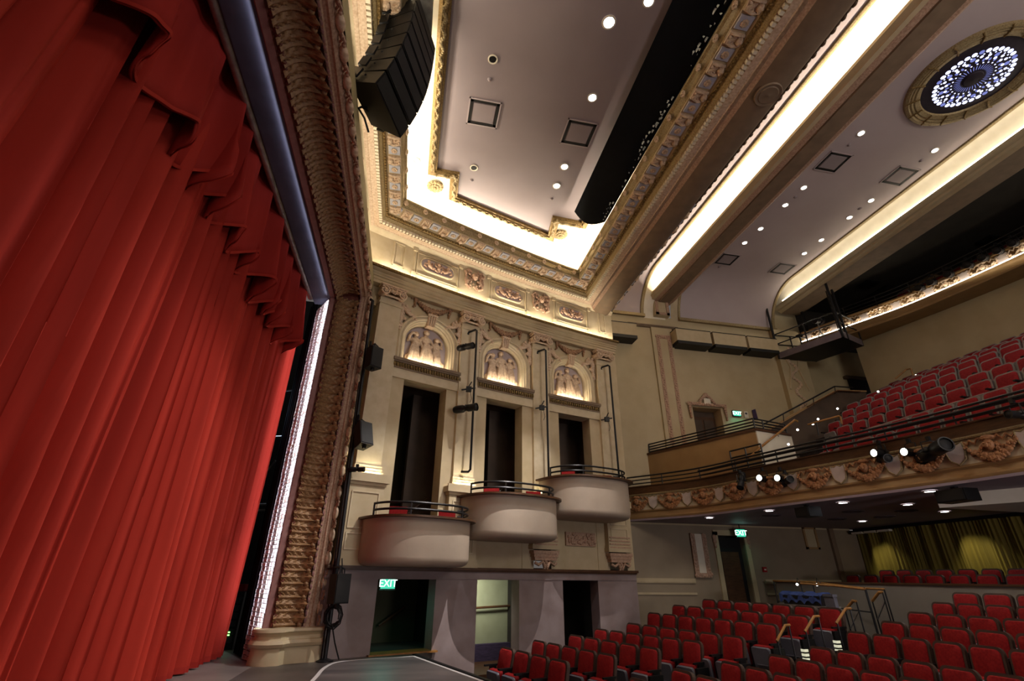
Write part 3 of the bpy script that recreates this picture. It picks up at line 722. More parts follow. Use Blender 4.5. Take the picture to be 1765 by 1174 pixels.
def oval_mesh():
    g = G(); q = random.Random(8)
    for s in (-1, 1):                                    # flanking putti with curling tails
        g.ball((s*.36, -.06, .10), .055, 8, 6); g.tube([(s*.36, -.05, .06), (s*.33, -.06, -.04), (s*.24, -.05, -.10), (s*.12, -.04, -.06)], [.05, .06, .05, .03], 8)
        g.tube([(s*.40, -.05, .02), (s*.48, -.04, .0), (s*.50, -.04, -.08), (s*.42, -.04, -.10)], .03, 6)
    g.ball((0, -.07, .10), (.06, .06, .075), 8, 6); g.ball((0, -.06, -.02), (.07, .05, .08), 8, 6); g.tube([(-.14, -.04, .05), (0, -.06, .0), (.14, -.04, .05)], .03, 6)
    for i in range(34):
        a = 2*PI*i/34; g.ball((.50*math.cos(a)*q.uniform(.35, .95), -.03, .17*math.sin(a)*q.uniform(.3, .95)), .035, 6, 4)
    return g.mesh('carved_group', pink)
oval_me = oval_mesh()
def mask_mesh():
    g = G(); q = random.Random(6)
    g.ball((0, -.08, .12), (.12, .11, .14), 10, 8); g.ball((0, -.17, .07), (.06, .06, .05), 8, 6)
    for s in (-1, 1):
        g.ball((s*.05, -.17, .16), .025, 6, 5); g.tube([(s*.12, -.05, .28), (s*.28, -.06, .34), (s*.36, -.05, .24), (s*.30, -.04, .14)], .045, 8)
        g.tube([(s*.10, -.06, -.02), (s*.26, -.06, -.10), (s*.30, -.05, -.26), (s*.16, -.04, -.34)], .05, 8)
        g.tube([(s*.30, -.04, .10), (s*.34, -.05, -.08), (s*.30, -.04, -.2)], .035, 6)
    for i in range(46):
        a = q.uniform(0, 2*PI); r = q.uniform(.15, .36); g.ball((r*math.cos(a), -.03-.05*q.random(), .0+r*1.1*math.sin(a)), q.uniform(.03, .055), 6, 4)
    return g.mesh('lion_mask', pink)
mask_me = mask_mesh()
for i, (u0, u1) in enumerate(((-.58, 1.0), (2.06, 3.64), (4.76, 6.36))):
    uc = (u0+u1)/2
    wpanel(u0, u1, 10.42, 11.40, -.06, .05, .05, fr, 'panel_frame', cream2); wpanel(u0+.08, u1-.08, 10.50, 11.32, -.06, .03, .06, fr, 'panel_frame', cream2)
    g = G()
    for su in (u0, u1):
        for zz in (10.42, 11.40): g.wbox(su-.07, su+.07, zz-.08, zz+.08, -.06, .03, 1)
    part(g, 'corner_blocks', cream2, fr)
    g = G(); ov = []
    for j in range(33):
        a = 2*PI*j/32; cx = .36*math.copysign(1, math.cos(a)) if abs(math.cos(a)) > 1e-3 else 0
        ov.append([PW(uc+cx*.9+r*math.cos(a)*1.0, d, 10.98+r*math.sin(a)) for r, d in ((.27, -.055), (.27, -.01), (.24, .0), (.22, -.04))])
    g.grid(ov); part(g, 'oval_rim', cream2, fr)
    g = G(); v = [PW(uc, -.045, 10.98)]+[PW(uc+.33*math.copysign(1, math.cos(2*PI*j/32))+.23*math.cos(2*PI*j/32), -.045, 10.98+.23*math.sin(2*PI*j/32)) for j in range(32)]
    g.add(v, [(0, j+1, (j+1) % 32+1) for j in range(32)]); part(g, 'oval_ground', lilac, fr)
    put('carved_group', oval_me, fr, mtx=wall_frame(uc, -.03, 10.98) @ Matrix.Diagonal((1.02, 1, 1.05, 1)))
for uc in (1.50, 4.19): put('lion_mask', mask_me, fr, mtx=wall_frame(uc, -.03, 11.02) @ Matrix.Diagonal((1.05, 1, 1.05, 1)))
scr = G(); q = random.Random(12)                          # scrolled carving along the frieze over the arch
for i in range(44):
    t = i/43; scr.ball((-.75+1.5*t, -.04-.05*q.random(), .25*math.sin(t*4*PI)+q.uniform(-.1, .1)), q.uniform(.05, .09), 6, 4)
scr.tube([(-.8, -.04, -.1), (-.4, -.07, .28), (0, -.05, -.05), (.4, -.07, -.3), (.8, -.04, .1)], .06, 8)
scr_me = scr.mesh('scroll_carving', pinkl); mk2 = mask_me
y = 11.2
while y > 1:
    put('scroll_carving', scr_me, fr, mtx=frame_at((XL-.02, y, 10.85), (0, 1, 0), (0, 0, 1)))
    y -= 1.9

# ================================================================== CORNICE AND CEILINGS
XR = 6.55
cor_path = [(-2.05, -4.0), (-2.05, yw(-2.05))]+[(PW(u, 0, 0).x, PW(u, 0, 0).y) for u in [-1.75+i*(8.0)/24 for i in range(25)]]+[(XR, yw(XR)), (XR, -4.0)]
cor = struct('trim_cornice', G().sweep(cor_path, rev([(.05, 11.50), (.12, 11.53), (.14, 11.56), (.29, 11.58), (.30, 11.68), (.38, 11.69)])), pinkl, 'rich stepped cornice with dentils and brackets round the stage-side ceiling', 'trim')
part(G().sweep(cor_path, rev([(.38, 11.69), (.46, 11.77)])), 'leaf_band', goldl, cor)
part(G().sweep(cor_path, rev([(.46, 11.77), (.47, 11.80), (.53, 11.83), (.545, 11.88)])), 'egg_band', gold, cor)
part(G().sweep(cor_path, rev([(.545, 11.88), (.58, 11.95), (.92, 11.97), (.93, 12.0)])), 'bracket_soffit', cream, cor)
part(G().sweep(cor_path, rev([(.93, 12.0), (.97, 12.03), (.98, 12.06), (1.00, 12.18), (1.05, 12.22), (1.06, 12.27), (1.03, 12.28), (.98, 12.13), (-.1, 12.13)])), 'fascia', goldl, cor)
def off_path(o):
    P = [Vector(p) for p in cor_path]; out = []
    for i in range(len(P)):
        a = (P[i]-P[i-1]) if i else P[1]-P[0]; b = (P[i+1]-P[i]) if i < len(P)-1 else a
        a = a.normalized(); b = b.normalized(); na = Vector((a.y, -a.x)); nb = Vector((b.y, -b.x)); m = na+nb; out.append(P[i]+m/m.dot(na)*o)
    return out
g = G()
for p, t in walk(off_path(.335), .115):
    if p.y < 1.5: continue
    n = Vector((t.y, -t.x)); g.T = frame_at((p.x, p.y, 11.63), (t.x, t.y, 0), (0, 0, 1)); g.cbox((0, 0, 0), (.072, .09, .085))
g.T = Matrix.Identity(4); part(g, 'dentils', dent, cor, False, kind='stuff')
g = G()
for p, t in walk(off_path(.51), .10):
    if p.y < 1.5: continue
    g.ball((p.x, p.y, 11.825), (.036, .036, .04), 6, 4)
part(g, 'egg_beads', gold, cor, kind='stuff')
bk = G(); bk.box((-.13, -.17, -.06), (.13, .17, .02)); q = random.Random(5)
bk.ball((0, -.10, -.08), (.10, .08, .07), 8, 6); bk.ball((0, -.13, -.11), .045, 8, 5)
for s in (-1, 1): bk.ball((s*.06, -.10, -.12), .028, 6, 4); bk.tube([(s*.1, -.16, -.05), (s*.12, 0, -.10), (s*.1, .14, -.05)], .035, 6)
for i in range(10): bk.ball((q.uniform(-.1, .1), q.uniform(0, .14), -.07), .035, 6, 4)
bk_me = bk.mesh('bracket', pinkl)
cf_ = G(); cf_.box((-.14, -.15, -.045), (.14, .15, .01)); cf_me = cf_.mesh('coffer', skyb, False)
rs = G()
for i in range(8): rs.ball((.055*math.cos(i*PI/4), .055*math.sin(i*PI/4), -.06), (.035, .035, .025), 6, 4)
rs.ball((0, 0, -.07), .035, 6, 5); rs_me = rs.mesh('rosette', pinkl)
k = 0
for p, t in walk(off_path(.745), .34, .2):
    if p.y < 2.5: continue
    M = frame_at((p.x, p.y, 11.965), (-t.x, -t.y, 0), (0, 0, 1))
    if k % 2 == 0: put('bracket', bk_me, cor, mtx=M)
    else: c = put('coffer', cf_me, cor, mtx=M); put('rosette', rs_me, c)
    k += 1
k = 0
for p, t in walk(off_path(.985), .68, .35):
    if p.y < 2.5: continue
    n = Vector((t.y, -t.x, 0)); put('fascia_rosette', rs_me, cor, mtx=frame_at((p.x+n.x*.02, p.y+n.y*.02, 12.1), (t.x, t.y, 0), (-n.x, -n.y, .15)))
# ceiling of the bay: outer cove soffit, picture frame with stepped corners, inner panel
w = off_path(-.1); 
ce = G(); pts = [(p.x, p.y) for p in w]; ce.add([(x, y, 13.2) for x, y in pts], [tuple(range(len(pts)))])
ceil = struct('ceiling_stage_bay', ce, white, 'coved ceiling of the stage-side bay with gilded picture frame', 'ceiling', False)
part(G().sweep([(p.x, p.y) for p in off_path(.02)], [(0, 12.1), (0, 13.0), (-.08, 13.14), (-.2, 13.19)]), 'cove_wall', white, ceil)
FP = [(-.15, -4), (-.15, 11.34), (.55, 11.36), (.59, 12.39), (4.08, 13.64), (3.98, 12.68), (5.06, 12.76), (5.06, -4)]
ip = G(); ip.add([(x, y, 13.09) for x, y in FP], [tuple(range(len(FP)))]); part(ip, 'inner_panel', lilacd, ceil, False)
part(G().sweep(FP, [(-.01, 13.10), (.0, 13.0), (.05, 12.985), (.07, 12.95), (.19, 12.94), (.21, 12.98), (.27, 13.02), (.28, 13.21)]), 'picture_frame', gold, ceil)
g = G(); q = random.Random(3)
for p, t in walk(FP, .055):
    if p.y < 2: continue
    n = Vector((-t.y, t.x)); o = .13+.035*math.sin(p.x*17+p.y*17); c = p+n*o; g.ball((c.x, c.y, 12.94), (.05*q.uniform(.7, 1.2), .05*q.uniform(.7, 1.2), .04), 6, 4)
part(g, 'frame_carving', goldl, ceil, kind='stuff')
ro = G()
for i in range(12): a = i*PI/6; ro.ball((.20*math.cos(a), .20*math.sin(a), -.02), (.075, .075, .05), 8, 5)
for i in range(8): a = i*PI/4; ro.ball((.10*math.cos(a), .10*math.sin(a), -.05), (.055, .055, .04), 8, 5)
ro.ball((0, 0, -.07), .05, 8, 5); ro_me = ro.mesh('ceiling_rosette', goldl)
for px in ((750, 322), (966, 405)):
    p = at_z(*px, 13.15); put('ceiling_rosette', ro_me, ceil, (p.x, p.y, 13.17))
# ceiling fittings
def downlight(p, z, lit, label, grp, r=.11, lens=None):
    root = thing('downlight', label, 'ceiling light', (p[0], p[1], z), grp)
    g = G().lathe([(r*1.25, 0), (r*1.25, -.018), (r*.95, -.022), (r*.9, .0)], 20); local('trim_ring', g, white, root)
    g = G().lathe([(r*.9, -.004), (.001, -.012)], 20); local('lens', g, lens or (bulb if lit else blackp), root)
    return root
downlight((3.42, 6.08), 13.085, 1, 'brightest glaring downlight on the stage-side ceiling', 'stage bay downlights', .13, bulbh)
for px, lb in (((1021, 168), 'lit downlight between the glaring lamp and the right hand square panel'), ((973, 287), 'upper of two lit downlights near the black drape end'), ((959.5, 320), 'lower of two lit downlights near the black drape end'), ((1118, 2), 'downlight at the top edge glowing violet')):
    p = at_z(*px, 13.085); downlight((p.x, p.y), 13.085, 1, lb, 'stage bay downlights')
for px, lb in (((849.5, 102), 'unlit dark downlight above the left square panel'), ((817, 289), 'unlit dark downlight near the left rosette')):
    p = at_z(*px, 13.085); downlight((p.x, p.y), 13.085, 0, lb, 'unlit ceiling downlights', .10)
p = at_z(717.5, 278, 13.15); downlight((p.x, p.y), 13.19, 0, 'cream eyeball downlight in the bright cove', 'unlit ceiling downlights', .09, white)
for px in ((844, 137), (813, 311), (951, 343)):
    p = at_z(*px, 13.085); o = put('sprinkler', G().lathe([(.06, 0), (.05, -.02), (.0, -.05)], 12).mesh('sprinkler', lilacd), None, (p.x, p.y, 13.09)); tag(o, 'tiny pale sprinkler cap, %s on the stage-side ceiling' % {844: 'upper one', 813: 'lower left one', 951: 'lower right one'}[px[0]], 'sprinkler', 'sprinkler caps')
def access_panel(cx, cy, z, sx, sy, label, rot=0):
    root = thing('access_panel', label, 'ceiling panel', (cx, cy, z), 'square ceiling panels'); root.rotation_euler = (0, 0, rot)
    g = G(); w = .08
    for lo, hi in (((-sx, -sy), (sx, -sy+w)), ((-sx, sy-w), (sx, sy)), ((-sx, -sy), (-sx+w, sy)), ((sx-w, -sy), (sx, sy))): g.box((lo[0], lo[1], -.012), (hi[0], hi[1], 0))
    local('dark_joint', g, blackp, root, False)
    g = G().box((-sx+w*1.3, -sy+w*1.3, -.02), (sx-w*1.3, sy-w*1.3, -.001)); local('lid', g, lilacd, root, False)
    g = G(); s2x, s2y, w2 = sx+.035, sy+.035, .035
    for lo, hi in (((-s2x, -s2y), (s2x, -s2y+w2)), ((-s2x, s2y-w2), (s2x, s2y)), ((-s2x, -s2y), (-s2x+w2, s2y)), ((s2x-w2, -s2y), (s2x, s2y))): g.box((lo[0], lo[1], -.02), (hi[0], hi[1], 0))
    local('rim', g, lilac, root, False)
access_panel(.97, 9.07, 13.085, .40, .39, 'square outlined panel in the stage-side ceiling, left one')
access_panel(3.74, 9.16, 13.085, .41, .40, 'square outlined panel in the stage-side ceiling beside the black drape')
# black drape over the far side of the bay ceiling, with glints of light along its edge put in as pale foil shards
a0, a1 = at_z(990, 364.7, 12.92), at_z(1159, 0, 12.92); ad = (a1-a0).normalized()
g = G(); rows = []
for i in range(40):
    t = i/39; p = a0+ad*(t*13); b = Vector((5.50, min(11.75, p.y-.1), 12.31)); r = []
    for j in range(9):
        s = j/8; m = p.lerp(b, s); m.z -= .10*math.sin(PI*s)*(1+.3*math.sin(i*.9)); m.y += (.25*math.sin(PI*s) if i == 0 else 0); r.append(m)
    rows.append(r)
g.grid(rows); bd_ = thing('black_drape', 'wide black cloth stretched along the bay ceiling beside the cornice', 'cloth', (5, 6, 12.6)); part(g, 'cloth', blackf, bd_)
g = G(); q = random.Random(21)
for i in range(110):
    y = 11.7-8.5*q.random(); s = q.random()
    if math.sin(y*1.7)+.4 < q.uniform(-.8, .8): continue
    c = Vector((5.44-.18*s*q.random(), y, 12.29+.06*s)); l = q.uniform(.03, .16); g.add([c, c+Vector((.0, l, .02)), c+Vector((-.03, l*.8, .05)), c+Vector((-.035, .01, .03))], [(0, 1, 2, 3)])
part(g, 'foil_glints', glint, bd_, False, kind='stuff')
# arch beam between stage bay and house
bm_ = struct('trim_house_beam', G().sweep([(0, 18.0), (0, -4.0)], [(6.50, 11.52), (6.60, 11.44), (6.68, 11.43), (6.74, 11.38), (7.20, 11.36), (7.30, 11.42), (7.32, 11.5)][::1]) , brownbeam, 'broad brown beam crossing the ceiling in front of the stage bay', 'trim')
part(G().sweep([(0, 18.0), (0, -4.0)], [(6.43, 11.53), (6.50, 11.50), (6.60, 11.44)]), 'carved_band', pink, bm_)
part(G().sweep([(0, 18.0), (0, -4.0)], [(7.32, 11.5), (7.34, 11.62), (7.40, 11.64), (7.44, 11.78), (7.48, 11.95), (7.66, 12.0), (7.72, 12.15), (7.72, 14.35)]), 'house_cornice', brownbeam, bm_)
g = G(); y = 17.9
while y > 1: g.cbox((7.38, y, 11.66), (.08, .07, .07)); y -= .115
part(g, 'dentils', dent, bm_, False, kind='stuff')
md = G().lathe([(.3, 0), (.28, -.03), (.22, -.02), (.2, -.035), (.08, -.03), (.001, -.05)], 24); put('soffit_medallion', md.mesh('soffit_medallion', brownbeam), bm_, (6.97, 5.9, 11.37))
an = G(); an.ball((0, 0, .06), (.05, .09, .10), 8, 6); an.ball((.02, -.10, .02), (.04, .05, .06), 6, 5); an.ball((.02, .10, .02), (.04, .05, .06), 6, 5); an.ball((0, 0, .13), (.03, .04, .04), 6, 5)
an_me = an.mesh('antefix', mat('dark crest paint', '#5a432f', '#463325', .6, scale=20, bump=.4))
y = 17.8
while y > 2: put('antefix', an_me, bm_, mtx=frame_at((7.74, y, 12.02), (.8, 0, -.2), (.2, 0, .8)) @ Matrix.Scale(1.45, 4)); y -= .27
bk2 = [bk_me, cf_me]; y = 17.7; k = 0
while y > 10: put('bracket' if k % 2 == 0 else 'coffer', bk2[k % 2], bm_, mtx=frame_at((7.57, y, 11.97), (0, 1, 0), (0, 0, 1))); y -= .36; k += 1
# house ceiling: strips that curve down into the side wall
def ceil_strip(name, x0, x1, z, m, par=None, drop=1.75, zoff=0, label=None):
    prof = [(-4, z), (16.1, z)]+[(16.1+1.9*math.sin(a), z-drop*(1-math.cos(a))) for a in [PI/2*i/12 for i in range(1, 13)]]
    g = G().grid([[(x, y, zz-zoff) for y, zz in prof] for x in (x0, x1)])
    return part(g, name, m, par) if par else struct(name, g, m, label, 'ceiling')
hc = ceil_strip('ceiling_house', 7.6, 9.80, 14.3, lilac, None, 1.65, 0, 'lilac house ceiling in curved panels with bright coves')
def trim_strip(x0, x1, z, drop, name='gilt_trim'):
    prof = [(-4, z), (16.1, z)]+[(16.1+1.9*math.sin(a), z-drop*(1-math.cos(a))) for a in [PI/2*i/12 for i in range(1, 13)]]
    g = G().grid([[(x, y-(.05 if d else 0)*min(1, max(0, (y-16.1)/1.9)), zz-d) for y, zz in prof] for x, d in ((x0, 0), (x0+.02, .05), ((x0+x1)/2, .07), (x1-.02, .05), (x1, 0))])
    return part(g, name, goldl, hc)
trim_strip(9.74, 9.92, 14.3, 1.65)
part(G().box((8.0, 17.86, 12.58), (9.92, 18.0, 12.72)), 'gilt_trim', goldl, hc)
ceil_strip('cove', 9.90, 11.0, 14.32, white, hc, 1.75)
ceil_strip('panel', 11.6, 16.86, 14.6, lilac, hc, 1.95)
ceil_strip('cove', 11.3, 11.72, 14.59, cream, hc, 2.0)
trim_strip(11.66, 11.80, 14.6, 1.92); trim_strip(16.74, 16.9, 14.6, 1.92)
part(G().box((11.66, 17.86, 12.60), (16.9, 18.0, 12.74)), 'gilt_trim', goldl, hc)
b1 = struct('trim_beam_cove', G().sweep([(0, 18.0), (0, -4.0)], [(10.95, 14.5), (10.95, 13.58), (10.34, 13.58), (10.32, 13.72), (10.22, 13.72), (10.20, 13.6), (10.28, 13.52), (10.30, 13.46), (10.42, 13.44)]), cream, 'ceiling beam hiding the brightest cove light', 'trim')
part(G().sweep([(0, 18.0), (0, -4.0)], [(10.42, 13.44), (10.50, 13.40), (10.62, 13.42)]), 'carved_band', pink, b1)
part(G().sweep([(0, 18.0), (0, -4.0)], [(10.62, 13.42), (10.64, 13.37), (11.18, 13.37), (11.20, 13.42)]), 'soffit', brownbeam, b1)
part(G().sweep([(0, 18.0), (0, -4.0)], [(11.20, 13.42), (11.32, 13.40), (11.42, 13.46), (11.46, 13.56), (11.5, 14.6)]), 'carved_edge', pink, b1)
br_ = part(G().box((10.40, 17.75, 12.66), (11.12, 18.0, 13.40)), 'bracket', cream, b1)
g = G()
for lo, hi in (((10.42, 12.68), (11.10, 12.80)), ((10.42, 12.68), (10.56, 13.38)), ((10.96, 12.68), (11.10, 13.38))): g.box((lo[0], 17.71, lo[1]), (hi[0], 17.76, hi[1]))
part(g, 'carved_frame', pink, br_)
g = G().grid([[(x, -4, z), (x, 17.9, z)] for x, z in ((16.88, 14.6), (17.0, 14.6), (17.12, 14.54), (17.22, 14.40), (17.27, 14.2), (17.28, 14.02))]); part(g, 'cove', white, hc)
b2 = struct('trim_beam_balcony', G().sweep([(0, 18.0), (0, -4.0)], [(17.30, 14.02), (17.12, 14.0), (17.08, 13.97), (17.08, 13.90), (17.30, 13.86), (17.34, 13.80), (17.44, 13.78), (17.50, 13.72)]), cream, 'ceiling beam in front of the dark upper balcony', 'trim')
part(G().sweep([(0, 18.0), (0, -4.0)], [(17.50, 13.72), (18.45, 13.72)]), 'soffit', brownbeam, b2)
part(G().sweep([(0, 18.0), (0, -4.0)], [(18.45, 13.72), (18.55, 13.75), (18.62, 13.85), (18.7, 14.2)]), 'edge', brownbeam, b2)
part(G().box((17.09, 0, 14.0), (17.125, 17.3, 14.03)), 'led_strip', ledw, b2)
# house downlights and panels
lits = [(1484.2, 229.5), (1385.4, 323.4), (1353.5, 353.5), (1311, 394.2), (1283.5, 418.6), (1227.7, 470.9), (1611.3, 259.1), (1501.4, 345.5), (1464.2, 374.8), (1415.5, 413.7), (1386.3, 436.8), (1322, 486)]
for i, px in enumerate(lits):
    p = at_z(*px, 14.59); downlight((p.x, p.y), 14.595, 1, 'lit house ceiling downlight, %s from the dome, %s line' % (ordinal(i % 6), 'near' if i < 6 else 'far'), 'house ceiling downlights', .10)
for i, (x, y) in enumerate(((13.18, 9.67), (16.0, 9.72), (12.98, 15.5), (15.9, 15.6))):
    access_panel(x, y, 14.595, .41, .38, 'square outlined panel in the house ceiling, ' + ('nearer the dome by the beam', 'nearer the dome by the far cove', 'near the side wall by the beam', 'near the side wall by the far cove')[i])
for i, px in enumerate(((1464, 250), (1371, 340), (1588, 277), (1482, 360), (1240, 460))):
    p = at_z(*px, 14.59); o = put('sprinkler', G().lathe([(.07, 0), (.06, -.02), (.0, -.05)], 12).mesh('sprinkler', lilacd), None, (p.x, p.y, 14.6)); tag(o, 'tiny dark sprinkler cap by the %s house downlight' % ordinal(i), 'sprinkler', 'sprinkler caps')
# dome with lit glass
DX, DY, DZ = 14.62, 6.17, 14.595
dm = thing('ceiling_dome', 'round gilded ceiling rose with blue lit pierced glass', 'dome light', (DX, DY, DZ))
local('outer_ring', G().lathe([(1.60, .01), (1.58, -.07), (1.50, -.10), (1.46, -.07), (1.42, -.09), (1.37, -.06), (1.33, -.08), (1.22, -.05), (1.18, .01)], 64), goldl, dm)
local('inner_dish', G().lathe([(1.19, -.005), (1.1, -.012), (.98, -.015), (.94, -.03), (.001, -.03)], 64), domed, dm)
rb = G()
for i in range(16):
    a = 2*PI*i/16; rb.tube([(1.22*math.cos(a), 1.22*math.sin(a), -.07), (1.45*math.cos(a+.03), 1.45*math.sin(a+.03), -.10), (1.57*math.cos(a), 1.57*math.sin(a), -.08)], .025, 6)
local('ribbons', rb, gold, dm)
def disc(rx, ry, n=12): return G().add([(0, 0, 0)]+[(rx*math.cos(2*PI*i/n), ry*math.sin(2*PI*i/n), 0) for i in range(n)], [(0, (i+1) % n+1, i+1) for i in range(n)])
p1 = disc(.062, .062).mesh('pane', blueg, False); p2 = disc(.04, .04).mesh('pane', blueg, False); p3 = disc(.03, .05).mesh('pane', blueg2, False); p4 = disc(.010, .085, 8).mesh('pane', blueg2, False); p1d = disc(.062, .062).mesh('pane', blueg2, False); p5 = disc(.02, .02, 8).mesh('pane', blueg, False)
def panes(n, r, me, off=0, alt=None, every=0):
    for i in range(n):
        a = 2*PI*(i+off)/n; put('pane', alt if (every and i % every == 2) else me, dm, mtx=Matrix.Translation((r*math.cos(a), r*math.sin(a), -.036)) @ Matrix.Rotation(a-PI/2, 4, 'Z'))
panes(36, .87, p1, 0, p1d, 7); panes(24, .71, p2, .5, p1d, 3); panes(36, .78, p5, .5); panes(24, .58, p3); panes(18, .62, p2, .3, p3, 2); panes(36, .36, p4, 0); panes(24, .49, p5, .25)
local('centre_boss', G().lathe([(.24, -.034), (.22, -.07), (.1, -.09), (.001, -.1)], 24), domed, dm)

# ================================================================== HOUSE SIDE WALL
sw = G()
def wallbox(g, x0, x1, z0, z1, y0=18.0, y1=18.3): g.box((x0, y0, z0), (x1, y1, z1))
wallbox(sw, 7.3, 11.63, 3.5, 12.7); wallbox(sw, 11.63, 13.05, 8.38, 12.7); wallbox(sw, 11.63, 13.05, 3.5, 5.9); wallbox(sw, 13.05, 17.95, 3.5, 12.7)
wsd = struct('wall_side', sw, wallc, 'beige house side wall with gallery door and hanging acoustic boxes', 'wall', False)
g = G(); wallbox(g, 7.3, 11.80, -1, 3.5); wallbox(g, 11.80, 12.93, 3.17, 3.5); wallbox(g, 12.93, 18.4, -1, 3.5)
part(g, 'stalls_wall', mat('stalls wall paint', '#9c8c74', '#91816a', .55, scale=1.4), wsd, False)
g = G()
for x0, x1 in ((7.5, 10.6), (13.5, 18.3)):
    g.box((x0, 17.93, 1.53), (x1, 18, 1.66)); g.box((x0, 17.95, 1.13), (x1, 18, 1.2)); g.box((x0, 17.95, 1.50), (x1, 17.99, 1.53))
part(g, 'dado_rails', cream, wsd, False)
g = G().box((9.0, 17.90, 12.06), (11.5, 18, 12.14)).box((9.0, 17.86, 12.12), (11.5, 18, 12.18)).box((11.5, 17.92, 12.08), (17.0, 18, 12.16)); part(g, 'cornice_line', brownbeam, wsd, False)
# tall carved pilaster panel, by moulded strips
g = G().box((10.15, 17.90, 3.9), (11.18, 18.0, 12.06)); pl = part(g, 'pilaster', wallc, wsd, False)
def carved_strip(name, x0, x1, z0, z1, y, par, step=.11):
    g = G().box((x0, y, z0), (x1, y+.03, z1)); q = random.Random(int(x0*100)); vert = (z1-z0) > (x1-x0); t = z0 if vert else x0; k = 0
    while t < (z1 if vert else x1):
        c = ((x0+x1)/2+(x1-x0)*.22*math.sin(k*1.3), y-.005, t) if vert else (t, y-.005, (z0+z1)/2+(z1-z0)*.22*math.sin(k*1.3)); g.ball(c, (.055, .03, .055), 6, 4); t += step; k += 1
    return part(g, name, pink, par)
carved_strip('carved_strip', 10.32, 10.50, 6.6, 11.62, 17.88, pl); carved_strip('carved_strip', 10.88, 11.06, 6.6, 11.62, 17.88, pl); carved_strip('carved_strip', 10.32, 11.06, 11.50, 11.68, 17.875, pl)
# gallery door with carved surround
dr = struct('door_1', G().box((11.63, 18.55, 5.9), (13.05, 18.62, 8.38)), brownwall, 'panelled brown gallery door in a carved surround', 'door', False)
part(G().box((11.75, 18.50, 5.9), (12.98, 18.55, 8.1)), 'leaf', woodm, dr, False)
for x in (11.85, 12.42): part(G().box((x, 18.47, 6.0), (x+.46, 18.50, 7.0)).box((x, 18.47, 7.1), (x+.46, 18.50, 7.95)), 'panel', brownwall, dr, False)
part(G().box((11.63, 18.0, 5.9), (11.66, 18.6, 8.4)).box((13.02, 18.0, 5.9), (13.05, 18.6, 8.4)).box((11.63, 18.0, 8.36), (13.05, 18.6, 8.4)), 'jambs', wallc, dr, False)
carved_strip('surround_head', 11.42, 13.28, 8.42, 8.55, 17.9, dr, .09)
for x in (11.42, 13.12):
    g = G()
    for i in range(6): g.ball((x+.08, 17.92, 8.42-i*.11), (.085-.007*i, .06, .07), 8, 5)
    part(g, 'side_drop', pink, dr)
g = G()
for i in range(13):
    t = i/12; g.ball((12.0+.7*t, 17.9, 8.58+.30*math.sin(PI*t)), (.075, .06, .07), 8, 5)
g.ball((12.35, 17.9, 8.93), (.12, .06, .09), 8, 5); part(g, 'crest', pink, dr)
part(G().box((12.20, 17.88, 8.50), (12.52, 17.95, 8.76)), 'crest_shield', white, dr, False)
# EXIT signs
def text(name, s, size, m, parent, mtx, ext=.004):
    c = bpy.data.curves.new(name, 'FONT'); c.body = s; c.size = size; c.extrude = ext; c.align_x = 'CENTER'; c.align_y = 'CENTER'
    o = put(name, c, parent, mtx=mtx); c.materials.append(m)
    dg = bpy.context.evaluated_depsgraph_get(); me = bpy.data.meshes.new_from_object(o.evaluated_get(dg)); bpy.data.objects.remove(o)
    me.materials.clear(); me.materials.append(m); return put(name, me, parent, mtx=mtx)
def exit_sign(p, d, w, h, label, e=1):
    root = thing('exit_sign', label, 'sign', p, 'exit signs'); M = frame_at((0, 0, 0), (-d[1], d[0], 0), (0, 0, 1))   # local -y faces d
    g = G(); g.T = M; g.box((-w/2, -.0, -h/2), (w/2, .06, h/2)); local('housing', g, blackp, root, False)
    g = G(); g.T = M; g.box((-w*.44, -.012, -h*.40), (w*.44, -.0, h*.40)); local('face', g, greenx, root, False)
    text('lettering', 'EXIT', h*.80, exitw, root, M @ Matrix.Translation((0, -.016, 0)) @ Matrix.Rotation(PI/2, 4, 'X'))
    o = area('sign light', Vector(p)+Vector((d[0]*.12, d[1]*.12, -h*.3)), (d[0]*.2, d[1]*.2, -1), w, .06, 1.3*e, (.15, 1, .72))
exit_sign((13.72, 17.9, 8.18), (0, -1), .40, .27, 'small green EXIT sign beside the gallery door')
exit_sign((12.55, 17.55, 3.24), (0, -1), .42, .32, 'green EXIT sign above the dark stalls doorway')
es = [o for o in COL.objects if o.get('label') == 'green EXIT sign above the dark stalls doorway'][0]; local('hanger', G().tube([(0, .03, .1), (0, .03, .33)], .02, 6), blackg, es)
p = PW(-.02, -.75, 1.47); n = nw(-.02); exit_sign(p, n, .44, .30, 'green EXIT sign in the passage below the lowest box', 2.0)
# acoustic boxes
for i, (x0, x1) in enumerate(((7.9, 9.17), (11.08, 12.80), (12.93, 14.60), (14.72, 16.27))):
    root = thing('acoustic_box', 'cream black-bottomed acoustic box on the side wall, ' + ('shortest, beside the boxes', 'second along', 'third along', 'last before the platform')[i], 'acoustic panel', ((x0+x1)/2, 17.7, 11.3), 'hanging acoustic boxes')
    part(G().box((x0, 17.40, 11.25), (x1, 18.0, 11.85)), 'case', cream, root, False)
    part(G().box((x0-.01, 17.38, 11.84), (x1+.01, 17.99, 11.87)), 'top_edge', blackp, root, False)
    part(G().box((x0+.02, 17.39, 11.10), (x1-.02, 17.99, 11.25)), 'underside', blackp, root, False)
